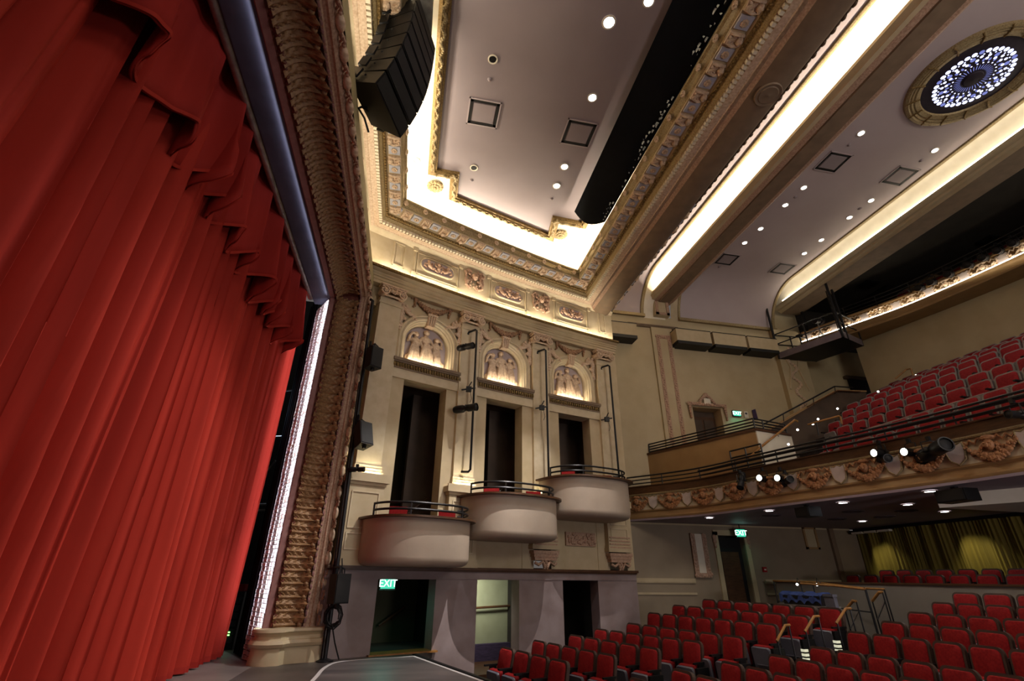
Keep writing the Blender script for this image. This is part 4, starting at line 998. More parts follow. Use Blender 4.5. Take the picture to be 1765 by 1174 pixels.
# carved far pilaster, recess and vestibule
fp = struct('wall_far_pilaster', G().box((16.5, 17.75, 5), (17.95, 18.4, 12.6)), wallc, 'pale pilaster with a carved hanging at the end of the side wall', 'wall', False)
g = G()
for i in range(40): z = 11.6-i*.09; g.ball((17.1+.18*math.sin(i*.7), 17.72, z), (.09, .05, .08), 6, 4)
part(g, 'carved_hanging', pinkl, fp)
for s in (-1, 1): part(G().tube([(17.15+s*.45, 17.74, 11.4), (17.15+s*.2, 17.72, 10.6), (17.15+s*.5, 17.74, 9.5)], .04, 8), 'carved_ribbon', cream, fp)
struct('wall_recess', G().box((17.9, 18.7, 5), (23.5, 18.9, 12.6)).box((16.3, 18.3, 12.5), (25, 18.9, 14.5)).box((17.9, 18.3, 9.7), (18.0, 18.8, 12.6)), wallc, 'shadowed wall of the recess behind the lighting platform', 'wall', False)
rw = [(20.45, 17.2), (20.95, 14.8), (21.5, 12.4), (22.0, 9.5), (22.4, 5), (22.4, -4)]
rwc = catmull([(x, y, 0) for x, y in rw], 6)
wr = struct('wall_rear', G().sweep([(p.x, p.y) for p in rwc], [(0, 3.5), (0, 12.1)]), wallc, 'curved cream rear wall behind the balcony seats', 'wall')
part(G().sweep([(20.45, 17.2), (22.5, 17.6)], [(0, 3.5), (0, 12.1)]), 'return', wallc, wr)
struct('door_2', G().box((at_y(1466, 660, 18.55).x, 18.55, 8.0), (at_y(1512, 660, 18.55).x, 18.68, at_y(1466, 653, 18.55).z)), blackp, 'dark doorway at the top of the balcony stair', 'door', False)
zd = at_y(1466, 653, 18.55).z; g = G().box((at_y(1462, 660, 18.5).x, 18.5, zd), (22.3, 18.7, zd+.15)); struct('trim_doorhead', g, brownwall, 'door head over the dark stair doorway', 'trim', False)

# ================================================================== BALCONY
BF = catmull([(x, y, 0) for x, y in [(7.7, 18.3), (8.35, 17.6), (9.72, 15.63), (10.36, 13.45), (10.84, 11.75), (11.33, 10.2), (11.66, 8.8), (11.9, 7.2), (12.15, 4.5), (12.3, 0), (12.3, -4)]], 6)
BP = [(p.x, p.y) for p in BF]
bal = struct('balcony_front', G().sweep(BP, rev([(-.8, 3.56), (-.06, 3.58), (.0, 3.62), (.02, 3.68), (-.03, 3.72), (-.05, 3.84), (.02, 3.88), (.03, 3.92), (0, 3.925)])), tan, 'curved balcony front with carved garlands and shields', 'balcony')
part(G().sweep(BP, rev([(0, 3.925), (0, 4.43)])), 'frieze_band', cream2, bal)
part(G().sweep(BP, rev([(0, 4.43), (.05, 4.435), (.06, 4.47), (.02, 4.50), (-.08, 4.51)])), 'band_moulding', goldl, bal)
part(G().sweep(BP, rev([(-.08, 4.51), (-.10, 4.52), (-.10, 4.76), (-.05, 4.77), (-.05, 4.80), (-.35, 4.80), (-.35, 4.4)])), 'wood_parapet', woodm, bal)
sh = G(); sp = [(-.16, .2), (-.17, .05), (-.13, -.12), (0, -.22), (.13, -.12), (.17, .05), (.16, .2), (.07, .17), (0, .21), (-.07, .17)]
sh.T = Matrix.Rotation(PI/2, 4, 'X'); sh.prism([(x*1.05, z*1.05) for x, z in sp], 0, .06); sh_me = sh.mesh('shield', mat('shield paint', '#c8b8b0', '#bdaca4', .5, scale=8), False)
sr = G(); sr.tube([(x*1.12, -.05, z*1.12) for x, z in sp+sp[:1]], .022, 6); sr_me = sr.mesh('shield_rim', goldl)
bs = swag_mesh(.86, .22, .075, 20, 8, pink, False)
def balc_cluster():
    g = G(); q = random.Random(15)
    for i in range(24):
        t = i/23; x = (t-.5)*.92; z = .10-.29*(1-(2*t-1)**2); k = .055*(.8+.6*math.sin(PI*t))
        for c in range(3): g.ball((x+q.uniform(-.02, .02), -.03-.06*q.random(), z+q.uniform(-.06, .05)), k*q.uniform(.55, .95), 6, 4)
    g.ball((0, -.09, .05), (.10, .09, .12), 8, 6); g.ball((0, -.08, .20), (.15, .07, .06), 8, 5); g.ball((0, -.17, .04), (.03, .04, .05), 6, 5)
    for s in (-1, 1):
        g.ball((s*.045, -.16, .09), .025, 6, 4)
        g.tube([(s*.08, -.06, .17), (s*.18, -.05, .23), (s*.25, -.05, .13), (s*.33, -.05, .22), (s*.40, -.04, .14), (s*.47, -.03, .21)], .028, 6)
        for i in range(6): g.ball((s*(.12+.05*i*q.random()), -.06, .06-.05*i*.7), q.uniform(.035, .06), 6, 4)
    return g.mesh('garland', mat('balcony ornament', '#b5845a', '#84532f', .5, scale=24, bump=.5, bscale=50))
bc_me = balc_cluster(); k = 0
for p, t in walk(BF, .655, .4):
    if p.y < 3: continue
    n = Vector((t.y, -t.x, 0)); y = -n; x = y.cross(Vector((0, 0, 1))); M = frame_at((p.x, p.y, 4.17), x, (0, 0, 1))
    o = put('shield' if k % 2 == 0 else 'garland', sh_me if k % 2 == 0 else bc_me, bal, mtx=M)
    if k % 2 == 0: put('shield_rim', sr_me, o)
    k += 1
def offset(path, o):
    out = []
    for i, p in enumerate(path):
        t = (path[min(i+1, len(path)-1)]-path[max(i-1, 0)]).normalized(); out.append(p+Vector((t.y, -t.x, 0))*o)
    return out
br = thing('balcony_rail', 'dark steel rail running along the top of the curved balcony front', 'railing', (10.4, 13, 4.8))
for dz, o, r in ((4.90, -.12, .022), (5.03, -.12, .022), (5.16, -.12, .028)):
    part(G().tube([(p.x, p.y, dz) for p in offset(BF, o)], r, 6), 'rail', railm, br)
for p, t in walk(offset(BF, -.12), 1.5, .6):
    if p.y > 2: part(G().tube([(p.x, p.y, 4.78), (p.x, p.y, 5.18)], .022, 6), 'post', railm, br)
lp = thing('lighting_pipe', 'black lighting pipe slung outside the balcony rail', 'pipe', (10.6, 10, 4.9))
LPp = [p for p in offset(BF, .22) if p.y < 15.2 and p.y > 1]
part(G().tube([(p.x, p.y, 4.98) for p in LPp], .035, 8), 'pipe', blackg, lp)
part(G().tube([(p.x, p.y, 4.84) for p in LPp], .022, 8), 'cable_tray', blackg, lp)
for p, t in walk(LPp, 1.1, .3):
    n = Vector((t.y, -t.x, 0)); part(G().tube([(p.x, p.y, 4.98), tuple(Vector((p.x, p.y, 5.03))-n*.34)], .018, 6), 'bracket', blackg, lp)
# lanterns
def lantern(loc, d, label, lit=False, L=.55, r=.085, grp=None, yoke_up=.3, name='spotlight'):
    root = thing(name, label, 'spotlight', loc, grp); d = Vector(d).normalized()
    up = Vector((0, 0, 1)); x = d.cross(up).normalized(); M = Matrix((x, d.cross(x), d)).transposed().to_4x4()   # local z = beam
    g = G(); g.T = M; g.lathe([(.001, -L*.55), (r*.8, -L*.55), (r*1.05, -L*.45), (r*1.05, -L*.12), (r*.75, -L*.05), (r*.75, L*.05), (r, L*.1), (r, L*.42), (r*1.08, L*.43), (r*1.08, L*.5), (r*.9, L*.5)], 16); local('body', g, blackg, root)
    g = G(); g.T = M; g.lathe([(r*.92, L*.46), (r*.5, L*.49), (.001, L*.5)], 16); local('lens', g, lampon if lit else grille, root)
    g = G(); g.tube([x*r*1.25, x*r*1.25+up*yoke_up*.7, up*yoke_up*.8, -x*r*1.25+up*yoke_up*.7, -x*r*1.25], .014, 6); g.cbox((0, 0, yoke_up*.95), (.07, .07, .1)); local('yoke', g, blackg, root)
    g = G(); g.T = M; g.box((-r*1.6, -.01, -L*.05), (r*1.6, .01, L*.05)); local('shutters', g, blackg, root)
    return root
for px, X, d, lit, lb in (((1309, 824), 10.15, (-.86, -.42, -.02), 1, 'lit balcony spotlight nearest the boxes'), ((1340, 824), 10.35, (-.86, -.42, -.02), 1, 'lit balcony spotlight second from the boxes'),
                        ((1507, 781), 11.1, (-.95, -.12, -.02), 1, 'lit balcony spotlight left of the large black moving light'), ((1559, 779), 11.3, (-.95, -.12, -.02), 1, 'lit balcony spotlight close beside the large black moving light'),
                        ((1276, 840), 9.85, (-.5, -.3, -.7), 0, 'unlit black lantern hanging toward the boxes from the balcony'), ((1362, 826), 10.5, (-.3, -.9, .1), 0, 'unlit black lantern right of the first lit pair'), ((1530, 790), 11.2, (-.5, -.85, -.15), 0, 'unlit black lantern hanging between the lit pair')):
    p = at_x(px[0], px[1], X); d_ = Vector(d).normalized(); lantern(tuple(p-d_*.27), d, lb, lit, .6, .095, 'balcony lanterns')
ml = lantern(tuple(at_x(1608, 778, 11.45)), (-.35, -.93, .1), 'large black moving light slung under the balcony pipe', 0, 1.0, .15, 'balcony lanterns', .3, 'moving_light')
lantern(tuple(at_x(1755, 715, 11.7)), (-.9, .1, 0), 'small dark lantern at the right end of the balcony rail', 0, .45, .08, 'balcony lanterns')
# balcony floor, stalls ceiling under it
BPs = [(p.x, p.y) for p in offset(BF, -.4)]
cp = [(p.x, p.y) for p in BF if p.y > -3.9]+[(12.3, -4), (19, -4), (19, 18.3)]
cu_ = struct('ceiling_stalls', G().prism(cp, 3.56, 3.62), mat('under balcony paint', '#9a8a92', '#8e7e88', .6, scale=1), 'dark low ceiling under the balcony', 'ceiling', False)
struct('floor_balcony', G().prism([(p[0], p[1]) for p in BPs if p[1] > -3.9]+[(12.7, -4), (23, -4), (23, 18.3)], 4.2, 4.4), carpet, 'dark balcony floor behind the curved front', 'floor', False)
for i, p in enumerate(UNDER): 
    root = thing('downlight', 'lit downlight under the balcony, ' + ('first from the boxes along the edge', 'second from the boxes along the edge', 'third from the boxes along the edge', 'fourth from the boxes along the edge', 'deep one nearest the gold drape corner', 'middle one before the ceiling loudspeaker', 'deep one near the pale wedge')[i], 'ceiling light', (p[0], p[1], 3.555), 'under balcony downlights')
    local('trim_ring', G().lathe([(.15, 0), (.15, -.02), (.11, -.022)], 18), white, root); local('lens', G().lathe([(.11, -.015), (.001, -.02)], 18), bulb, root)
for i, px in enumerate(((1330, 889), (1470, 882), (1562, 881), (1443, 895), (1525, 891))):
    p = at_z(*px, 3.55); o = put('air_vent', G().lathe([(.30, 0), (.30, -.015), (.22, -.03), (.20, -.01), (.1, -.03), (.001, -.03)], 20).mesh('air_vent', mat('vent paint', '#4e444a', None, .6)), None, (p.x, p.y, 3.56)); tag(o, 'round dark air vent under the balcony, %s from the boxes' % ordinal(i), 'air vent', 'under balcony vents')
for i, (px, s) in enumerate((((1393, 883), .40), ((1650, 855), .50))):
    p = at_z(*px, 3.36); root = thing('ceiling_loudspeaker', ('smaller black loudspeaker hanging under the balcony near the boxes', 'larger black loudspeaker hanging under the balcony by the pale wedge')[i], 'loudspeaker', p)
    part(G().cbox((p.x, p.y, 3.36), (.4, s*1.3, .26)), 'cabinet', blackp, root, False); part(G().cbox((p.x-.21, p.y, 3.36), (.02, s*1.2, .22)), 'grille', grille, root, False); part(G().cbox((p.x, p.y, 3.52), (.1, .1, .1)), 'mount', blackg, root, False)
struct('trim_soffit_wedge', G().prism([(12.7, 9.95), (13.45, 8.6), (13.9, 7.4), (17.5, 8.6), (15.6, 10.1)], 3.26, 3.56), white, 'pale lowered wedge of soffit under the balcony', 'trim', False)
# gallery terrace beside the balcony, stair walls and rails
tb = struct('wall_terrace', G().prism([(9.2, 18.2), (10.33, 15.73), (11.15, 13.80), (12.77, 14.17), (13.0, 18.2)], 4.4, 6.13), tan, 'tan parapet wall of the raised gallery terrace', 'wall', False)
part(G().prism([(11.15, 13.77), (12.8, 14.14), (12.79, 14.18), (11.14, 13.81)], 4.4, 6.12), 'side_face', white, tb, False)  # white puts the stronger light on this face into its colour
part(G().sweep([(9.3, 18.0), (10.33, 15.73), (11.15, 13.78), (12.77, 14.15)], [(-.05, 6.12), (-.05, 6.2), (.15, 6.2), (.15, 6.12)]), 'wood_cap', woodm, tb, False)
def railing(name, label, pts, zs, posts, base, r=.026, cat='railing', wood=None):
    root = thing(name, label, cat, pts[0])
    for i, dz in enumerate(zs): part(G().tube([(p[0], p[1], p[2]+dz) for p in pts], r, 6), 'rail', wood if (wood and i == len(zs)-1) else railm, root)
    for p in posts: part(G().tube([(p[0], p[1], p[2]-.02), (p[0], p[1], p[2]+zs[-1])], r, 6), 'post', railm, root)
    return root
tr = [(9.37, 17.95, 6.2), (10.36, 15.75, 6.2), (11.18, 13.84, 6.2), (12.7, 14.2, 6.2)]
railing('terrace_rail', 'dark four bar rail on the raised gallery terrace', tr, (.05, .15, .25, .36), [tr[0], tr[2], (11.6, 13.94, 6.2), tr[3]], 6)
gt = [(10.52, 14.48, 4.75), (10.85, 13.34, 4.75)]
railing('stair_gate_rail', 'short dark guard rail standing above the balcony front', gt, (.15, .36, .57, .80), [gt[0], (10.68, 13.9, 4.75), gt[1]], 4.75)
hr = thing('stair_handrail', 'sloping oak handrail beside the terrace side wall', 'handrail', (11.2, 13.0, 5.2))
part(G().tube([tuple(at_y(1290, 790, 13.62)), tuple(at_y(1315, 768, 13.62)), tuple(at_y(1370, 724, 13.62)), tuple(at_y(1375, 727, 13.62))], .035, 8), 'rail', wooda, hr); part(G().tube([tuple(at_y(1341, 751, 13.62)), tuple(at_y(1342, 752, 13.85))], .015, 6), 'bracket', railm, hr)
sl = [(13.2, 6.75), (15.33, 7.86), (16.94, 8.68), (18.4, 8.77), (18.4, 5.0), (13.2, 5.0)]
g = G(); g.T = Matrix(((1, 0, 0, 0), (0, 0, 1, 0), (0, 1, 0, 0), (0, 0, 0, 1))); g.prism(sl, 15.7, 15.9); struct('wall_stair', g, brownwall, 'sloping brown stair wall rising behind the balcony seats', 'wall', False)
g = G(); g.T = Matrix(((1, 0, 0, 0), (0, 0, 1, 0), (0, 1, 0, 0), (0, 0, 0, 1))); g.prism([(13.2, 6.75), (15.33, 7.86), (16.94, 8.68), (18.4, 8.77), (18.4, 8.83), (16.92, 8.74), (15.3, 7.92), (13.2, 6.82)], 15.65, 15.95); struct('trim_stair_cap', g, tan, 'pale cap along the sloping stair wall', 'trim', False)
g = G(); g.T = Matrix(((1, 0, 0, 0), (0, 0, 1, 0), (0, 1, 0, 0), (0, 0, 0, 1))); g.prism([(11.6, 4.4), (13.2, 4.4), (13.2, 6.1), (11.6, 5.0)], 14.6, 18.2); struct('wall_stair_base', g, brownwall, 'brown stair block beside the balcony seats', 'wall', False)
st = thing('stair_rail', 'long dark pipe rail climbing the sloping stair wall', 'railing', (15, 15.6, 8))
part(G().tube([(13.0, 15.6, 6.98), (15.23, 15.6, 8.08), (16.81, 15.6, 8.86), (17.7, 15.6, 8.88)], .03, 8), 'rail', railm, st)
part(G().tube([(15.2, 15.6, 7.85), (16.9, 15.6, 8.68), (18.0, 15.6, 8.72)], .025, 8), 'lower_rail', woodm, st)
for x, z in ((14.0, 7.47), (15.6, 8.26), (16.81, 8.86)): part(G().tube([(x, 15.6, z), (x, 15.66, z-.3)], .018, 6), 'post', railm, st)
# step lights by the aisle
for i, px in enumerate(((1374.7, 741), (1410, 722.5), (1443.5, 704.5), (1401, 731), (1513.5, 675), (1579, 647), (1359, 766))):
    p = at_x(px[0], px[1], (12.3, 14.2, 15.6, 13.5, 17.5, 19.3, 12.0)[i]); o = put('step_light', G().ball((0, 0, 0), .036, 8, 6).mesh('step_light', steplt), None, p); tag(o, 'tiny bright step light at the balcony aisle, %s' % ('lower left of the seats', 'beside the third row', 'beside the fourth row', 'lowest pair right one', 'by the stair doorway', 'by the rear handrail', 'on the terrace side wall')[i], 'light', 'balcony step lights')
ah = thing('aisle_handrail', 'bent oak handrail at the front aisle of the balcony', 'handrail', at_x(1390, 733, 12.4))
part(G().tube([tuple(at_x(1392, 732, 12.4)), tuple(at_x(1446, 717, 13.0)), tuple(at_x(1449, 719, 13.0)), tuple(at_x(1451, 731, 13.0))], .03, 8), 'rail', wooda, ah); part(G().tube([tuple(at_x(1407, 728, 12.55)), tuple(at_x(1411, 750, 12.55))], .02, 6), 'post', railm, ah)
bh = thing('rear_handrail', 'bent handrail against the rear wall by the last balcony row', 'handrail', at_x(1545, 655, 19.3))
part(G().tube([tuple(at_x(1543, 653, 19.5)), tuple(at_x(1562, 637, 19.8)), tuple(at_x(1570, 635.5, 19.8)), tuple(at_x(1574, 648, 19.8))], .035, 8), 'rail', wooda, bh)
# poster and small wall plates
o = put('leaning_poster', G().add([tuple(at_y(1296, 707, 17.95)), tuple(at_y(1302, 705, 17.95)), tuple(at_y(1307, 723, 17.95)), tuple(at_y(1300, 724, 17.95))]+[tuple(at_y(1296, 707, 17.99)), tuple(at_y(1302, 705, 17.99)), tuple(at_y(1307, 723, 17.99)), tuple(at_y(1300, 724, 17.99))], [(0, 1, 2, 3), (7, 6, 5, 4), (0, 4, 5, 1), (1, 5, 6, 2), (2, 6, 7, 3), (3, 7, 4, 0)]).mesh('leaning_poster', purple, False)); tag(o, 'dark purple poster board on the side wall beyond the terrace rail', 'poster')
pt = at_y(1286, 715, 17.97); root = thing('notice_plate', 'small white notice plate beside the gallery exit sign', 'sign', pt); part(G().cbox(pt, (.2, .03, .3)), 'plate', white, root, False); part(G().cbox((pt.x, pt.y-.02, pt.z+.05), (.1, .01, .08)), 'symbol', navy, root, False)
# lighting platform
PA, PB, PC, PD = [Vector(p) for p in ((16.47, 17.73, 11.0), (17.53, 15.14, 11.0), (19.09, 15.69, 11.0), (18.38, 17.62, 11.0))]
pf = thing('lighting_platform', 'dark steel follow spot platform hung from the balcony ceiling', 'platform', (17.8, 16.5, 11.0))
part(G().prism([(p.x, p.y) for p in (PA, PB, PC, PD)], 11.0, 11.06), 'underside', blackp, pf, False)
g = G()
for a, b in ((PA, PB), (PB, PC), (PC, PD), (PD, PA)):
    t = (b-a).normalized(); n = Vector((t.y, -t.x, 0))*.02; g.add([a-n, b-n, b-n+Vector((0, 0, .30)), a-n+Vector((0, 0, .30)), a+n, b+n, b+n+Vector((0, 0, .30)), a+n+Vector((0, 0, .30))], [(0, 1, 2, 3), (7, 6, 5, 4), (3, 2, 6, 7), (0, 4, 5, 1)])
part(g, 'fascia', steelb, pf, False); part(G().prism([(p.x, p.y) for p in (PA, PB, PC, PD)], 11.20, 11.24), 'deck', blackp, pf, False)
for p, h in ((PA, 3.2), (PB, 2.7), (PB+Vector((.35, .12, 0)), 2.5), (PC, .9), (PD, 3)): part(G().tube([tuple(p), (p.x, p.y, 11.0+h)], .055 if h > 1 else .03, 8), 'post', blackg, pf)
for dz in (.75, 1.25):
    part(G().tube([(PA.x, PA.y, 11+dz), (PB.x, PB.y, 11+dz)], .028, 8), 'rail', railm, pf); part(G().tube([(PB.x, PB.y, 11+dz), (PC.x, PC.y, 11+dz)], .028, 8), 'rail', railm, pf); part(G().tube([(PA.x, PA.y, 11+dz), (PD.x, PD.y, 11+dz)], .028, 8), 'rail', railm, pf)
mid = (PA+PB)/2; part(G().tube([(mid.x, mid.y, 11.3), (mid.x, mid.y, 12.25)], .028, 8), 'post', railm, pf)
mid = (PA*.55+PD*.45); part(G().tube([(mid.x, mid.y, 11.3), (mid.x, mid.y, 12.25)], .028, 8), 'post', railm, pf)
ld = thing('ladder', 'steel ladder rising at the corner of the lighting platform', 'ladder', PB)
for s in (0, .33): part(G().tube([(PB.x+.05+s, PB.y+.15+s*.35, 11.2), (PB.x+.05+s, PB.y+.15+s*.35, 13.4)], .022, 6), 'side_rail', blackg, ld)
for i in range(8): part(G().tube([(PB.x+.05, PB.y+.15, 11.4+i*.23), (PB.x+.38, PB.y+.27, 11.4+i*.23)], .02, 6), 'rung', silver, ld)
fs = thing('follow_spot', 'black follow spot on a silver tripod standing on the lighting platform', 'spotlight', (17.7, 16.4, 11.24))
c = Vector((17.75, 16.35, 11.9))
for a in (0.4, 2.5, 4.6): part(G().tube([tuple(c), (c.x+.35*math.cos(a), c.y+.35*math.sin(a), 11.25)], .022, 6), 'leg', silver, fs)
part(G().tube([tuple(c), (c.x, c.y, 12.35)], .03, 8), 'column', silver, fs)
d = Vector((-.8, -.45, -.35)).normalized(); part(G().tube([tuple(c+Vector((0, 0, .55))-d*.75), tuple(c+Vector((0, 0, .55))-d*.3), tuple(c+Vector((0, 0, .55))-d*.28), tuple(c+Vector((0, 0, .55))+d*.5)], [.17, .17, .12, .12], 14), 'barrel', blackg, fs)
o = put('stool', G().lathe([(.16, .62), (.16, .66), (.001, .67)], 14).tube([(0, 0, .62), (0, 0, .05)], .03, 8).lathe([(.17, 0), (.12, .05), (.001, .06)], 14).mesh('stool', blackg), None, (17.1, 16.9, 11.24)); tag(o, 'round black stool on the lighting platform by its rail', 'stool')
# ================================================================== UPPER BALCONY
UB = catmull([(x, y, 0) for x, y in [(18.0, 17.8), (18.75, 16.1), (19.65, 13.9), (20.08, 11.9), (20.36, 9.9), (20.6, 7), (20.8, 0), (20.8, -4)]], 6); UBP = [(p.x, p.y) for p in UB]
bc2 = bc_me.copy(); bc2.materials[0] = pinkl
ub = struct('upper_balcony_front', G().sweep(UBP, rev([(-2.6, 12.05), (-1.2, 11.85), (-.25, 11.66), (-.02, 11.68), (.0, 11.74), (-.03, 11.80), (.03, 11.88), (.06, 11.98), (.06, 12.03), (0, 12.035), (-.05, 11.99), (-.18, 11.99)])), tan, 'upper balcony front with a lit carved frieze', 'balcony')
part(G().sweep(UBP, rev([(-.18, 11.99), (-.18, 12.5), (-.12, 12.52), (-.12, 12.56), (-.3, 12.57), (-.3, 12.7), (-.4, 12.7)])), 'frieze', tan, ub)
part(G().sweep(UBP, rev([(.0, 12.03), (.0, 12.10), (-.05, 12.10), (-.05, 12.0)])), 'led_strip', ledw, ub)
k = 0
for p, t in walk(offset(UB, -.17), .62, .3):
    if p.y < 7: continue
    n = Vector((t.y, -t.x, 0)); x = (-n).cross(Vector((0, 0, 1))); put('shield' if k % 2 == 0 else 'garland', sh_me if k % 2 == 0 else bc2, ub, mtx=frame_at((p.x, p.y, 12.24), x, (0, 0, 1))); k += 1
ur = thing('upper_balcony_rail', 'dark pipe rail along the upper balcony front', 'railing', (20, 12, 12.7))
for dz in (12.78, 12.95, 13.12): part(G().tube([(p.x, p.y, dz) for p in offset(UB, -.25) if p.y < 16.4], .025, 6), 'rail', railm, ur)
for p, t in walk([p for p in offset(UB, -.25) if p.y < 16.4], 1.3, .2):
    if p.y > 6: part(G().tube([(p.x, p.y, 12.6), (p.x, p.y, 13.13)], .022, 6), 'post', railm, ur)
for i, y in enumerate((13.0, 12.55, 11.95, 11.3, 10.8, 10.35, 9.9)):
    p = min(UB, key=lambda v: abs(v.y-y)); lantern((p.x-.22, y, 12.45), (-.9, -.25, -.3), 'black lantern clamped along the upper balcony rail, %s from the platform' % ordinal(i), 0, .5, .12, 'upper balcony lanterns', .3)
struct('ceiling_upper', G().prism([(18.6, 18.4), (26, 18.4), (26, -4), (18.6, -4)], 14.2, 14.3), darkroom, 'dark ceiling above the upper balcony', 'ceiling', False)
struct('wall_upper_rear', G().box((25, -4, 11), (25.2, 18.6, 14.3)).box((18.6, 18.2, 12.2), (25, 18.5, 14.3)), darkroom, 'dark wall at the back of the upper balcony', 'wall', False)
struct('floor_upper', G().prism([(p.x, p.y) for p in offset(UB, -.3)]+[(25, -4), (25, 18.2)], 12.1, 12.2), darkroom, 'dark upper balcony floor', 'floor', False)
for nm, lo, hi, m_, lb in (('control_booth', (21.0, 15.2, 12.2), (22.6, 17.4, 14.1), blackp, 'black control booth at the corner of the upper balcony'), ('projection_booth', (21.6, 13.6, 12.2), (23.2, 14.9, 13.75), mat('booth panel', '#7a6142', '#6a5236', .6, scale=3), 'tan panelled booth on the upper balcony')):
    root = thing(nm, lb, 'booth', lo); part(G().box(lo, hi), 'walls', m_, root, False); part(G().box((lo[0]-.03, lo[1]-.03, hi[2]), (hi[0]+.03, hi[1]+.03, hi[2]+.04)), 'roof', m_, root, False); part(G().box((lo[0]-.02, lo[1]+.3, lo[2]+.7), (lo[0], hi[1]-.3, hi[2]-.25)), 'hatch', blackp, root, False)
for i, (x, y) in enumerate(((20.2, 15.3), (22.2, 11.5))): tag(put('ceiling_vent', G().cbox((0, 0, 0), (.7, .5, .06)).cbox((0, 0, -.04), (.6, .4, .03)).mesh('ceiling_vent', blackp, False), None, (x, y, 14.17)), ('black ceiling vent above the platform end of the upper balcony', 'black ceiling vent deeper over the upper balcony')[i], 'vent')

# ================================================================== SEATS
def rounded(w, h, r, n=4, rb=None):                       # outline of a cushion: rounded upper corners
    rb = r*.5 if rb is None else rb; out = []
    for cx, cz, a0, rr in ((w/2-r, h-r, 0, r), (-w/2+r, h-r, PI/2, r), (-w/2+rb, rb, PI, rb), (w/2-rb, rb, 1.5*PI, rb)):
        for i in range(n+1): a = a0+PI/2*i/n; out.append((cx+rr*math.cos(a), cz+rr*math.sin(a)))
    return out
def cushion(g, w, h, r, y0, y1, puff=.02):                # front at y0 (towards the stage), back at y1
    o = rounded(w, h, r); n = len(o); cx, cz = 0, h/2
    rows = [[(x, y1, z) for x, z in o], [(x, y0+.02, z) for x, z in o], [(cx+(x-cx)*.93, y0, cz+(z-cz)*.94) for x, z in o], [(cx+(x-cx)*.6, y0-puff, cz+(z-cz)*.6) for x, z in o]]
    m = len(g.v); g.grid(rows, True); g.f.append(tuple(range(m, m+n))[::-1]); e = m+3*n; g.f.append(tuple(range(e, e+n)))
def seat_proto(fab, shell, panm, arm, tag_):
    root = put('theatre_chair', None); root.empty_display_size = .1
    tilt = Matrix.Translation((0, .06, .43)) @ Matrix.Rotation(math.radians(-11), 4, 'X')
    g = G(); g.T = tilt; cushion(g, .455, .47, .075, -.045, .02); local('backrest', g, fab, root)
    g = G(); g.T = tilt; o = rounded(.535, .53, .10); g.T = tilt @ Matrix.Translation((0, .035, -.02)) @ Matrix.Rotation(PI/2, 4, 'X'); g.prism(o, -.02, .045); local('back_shell', g, shell, root, False)
    g = G(); g.T = Matrix.Translation((0, -.13, .13)) @ Matrix.Rotation(math.radians(8), 4, 'X'); cushion(g, .47, .38, .06, -.03, .02, .0)
    g.box((-.15, -.05, .06), (.15, -.03, .075)); local('seat_pan', g, panm, root)
    g = G(); g.T = Matrix.Translation((0, -.13, .13)) @ Matrix.Rotation(math.radians(8), 4, 'X'); cushion(g, .44, .40, .06, .02, .11, .0); local('seat_cushion', g, fab, root)
    for s in (-1, 1):
        g = G(); g.box((s*.285-.025, -.22, .56), (s*.285+.025, .10, .595)); g.box((s*.285-.018, -.10, .12), (s*.285+.018, .06, .56)); local('armrest', g, arm, root)
    g = G(); g.box((-.03, -.05, 0), (.03, .05, .2)); g.box((-.2, -.06, .0), (.2, .06, .02)); g.box((-.27, -.03, .15), (.27, .03, .19)); local('pedestal', g, arm, root)
    return root
stalls0 = seat_proto(redseat, taupe, pan, blackp, 'stalls')
balc0 = seat_proto(redseatm, greysh, greysh, blackg, 'balcony')
USED = set()
def place_seat(proto, p, f, sc, label, group):
    if proto.name in USED: o = copy_tree(proto)
    else: o = proto; USED.add(proto.name)
    o.location = p; o.rotation_euler = (0, 0, math.atan2(f[0], -f[1])); o.scale = (sc, max(.95, min(sc, 1.1)), 1)
    tag(o, label, 'seat', group); return o
ROWS_L = [(.22, (2.28, 12.48), (.22, -.617), 4), (.32, (3.11, 12.74), (.198, -.551), 5), (.43, (3.99, 12.67), (.194, -.564), 5), (.53, (4.73, 12.89), (.198, -.496), 6),
          (.67, (5.44, 12.59), (.157, -.561), 6), (.82, (6.6, 13.79), (.15, -.558), 7), (.98, (7.58, 14.25), (.102, -.65), 7), (1.12, (8.65, 14.44), (.058, -.687), 7)]
ROWS_R = [(.22, (3.62, 8.55), (.1, -.58), 1), (.30, (4.47, 8.72), (.09, -.60), 2), (.40, (5.36, 8.66), (.075, -.56), 5), (.50, (6.22, 8.54), (.085, -.544), 7), (.62, (6.96, 8.43), (.067, -.524), 9),
          (.77, (8.47, 9.17), (.05, -.535), 10), (.95, (9.14, 9.0), (.0, -.59), 9), (1.08, (10.3, 9.42), (.01, -.60), 9), (1.24, (11.45, 9.83), (.0, -.56), 9), (1.43, (12.35, 10.0), (.0, -.66), 8)]
wl_ = []
def rown(i): return ordinal(i)
fo = struct('floor', G().box((1.0, -4, -1.0), (19, 18, -.8)), carpet, 'dark house floor under the stalls seating', 'floor', False)
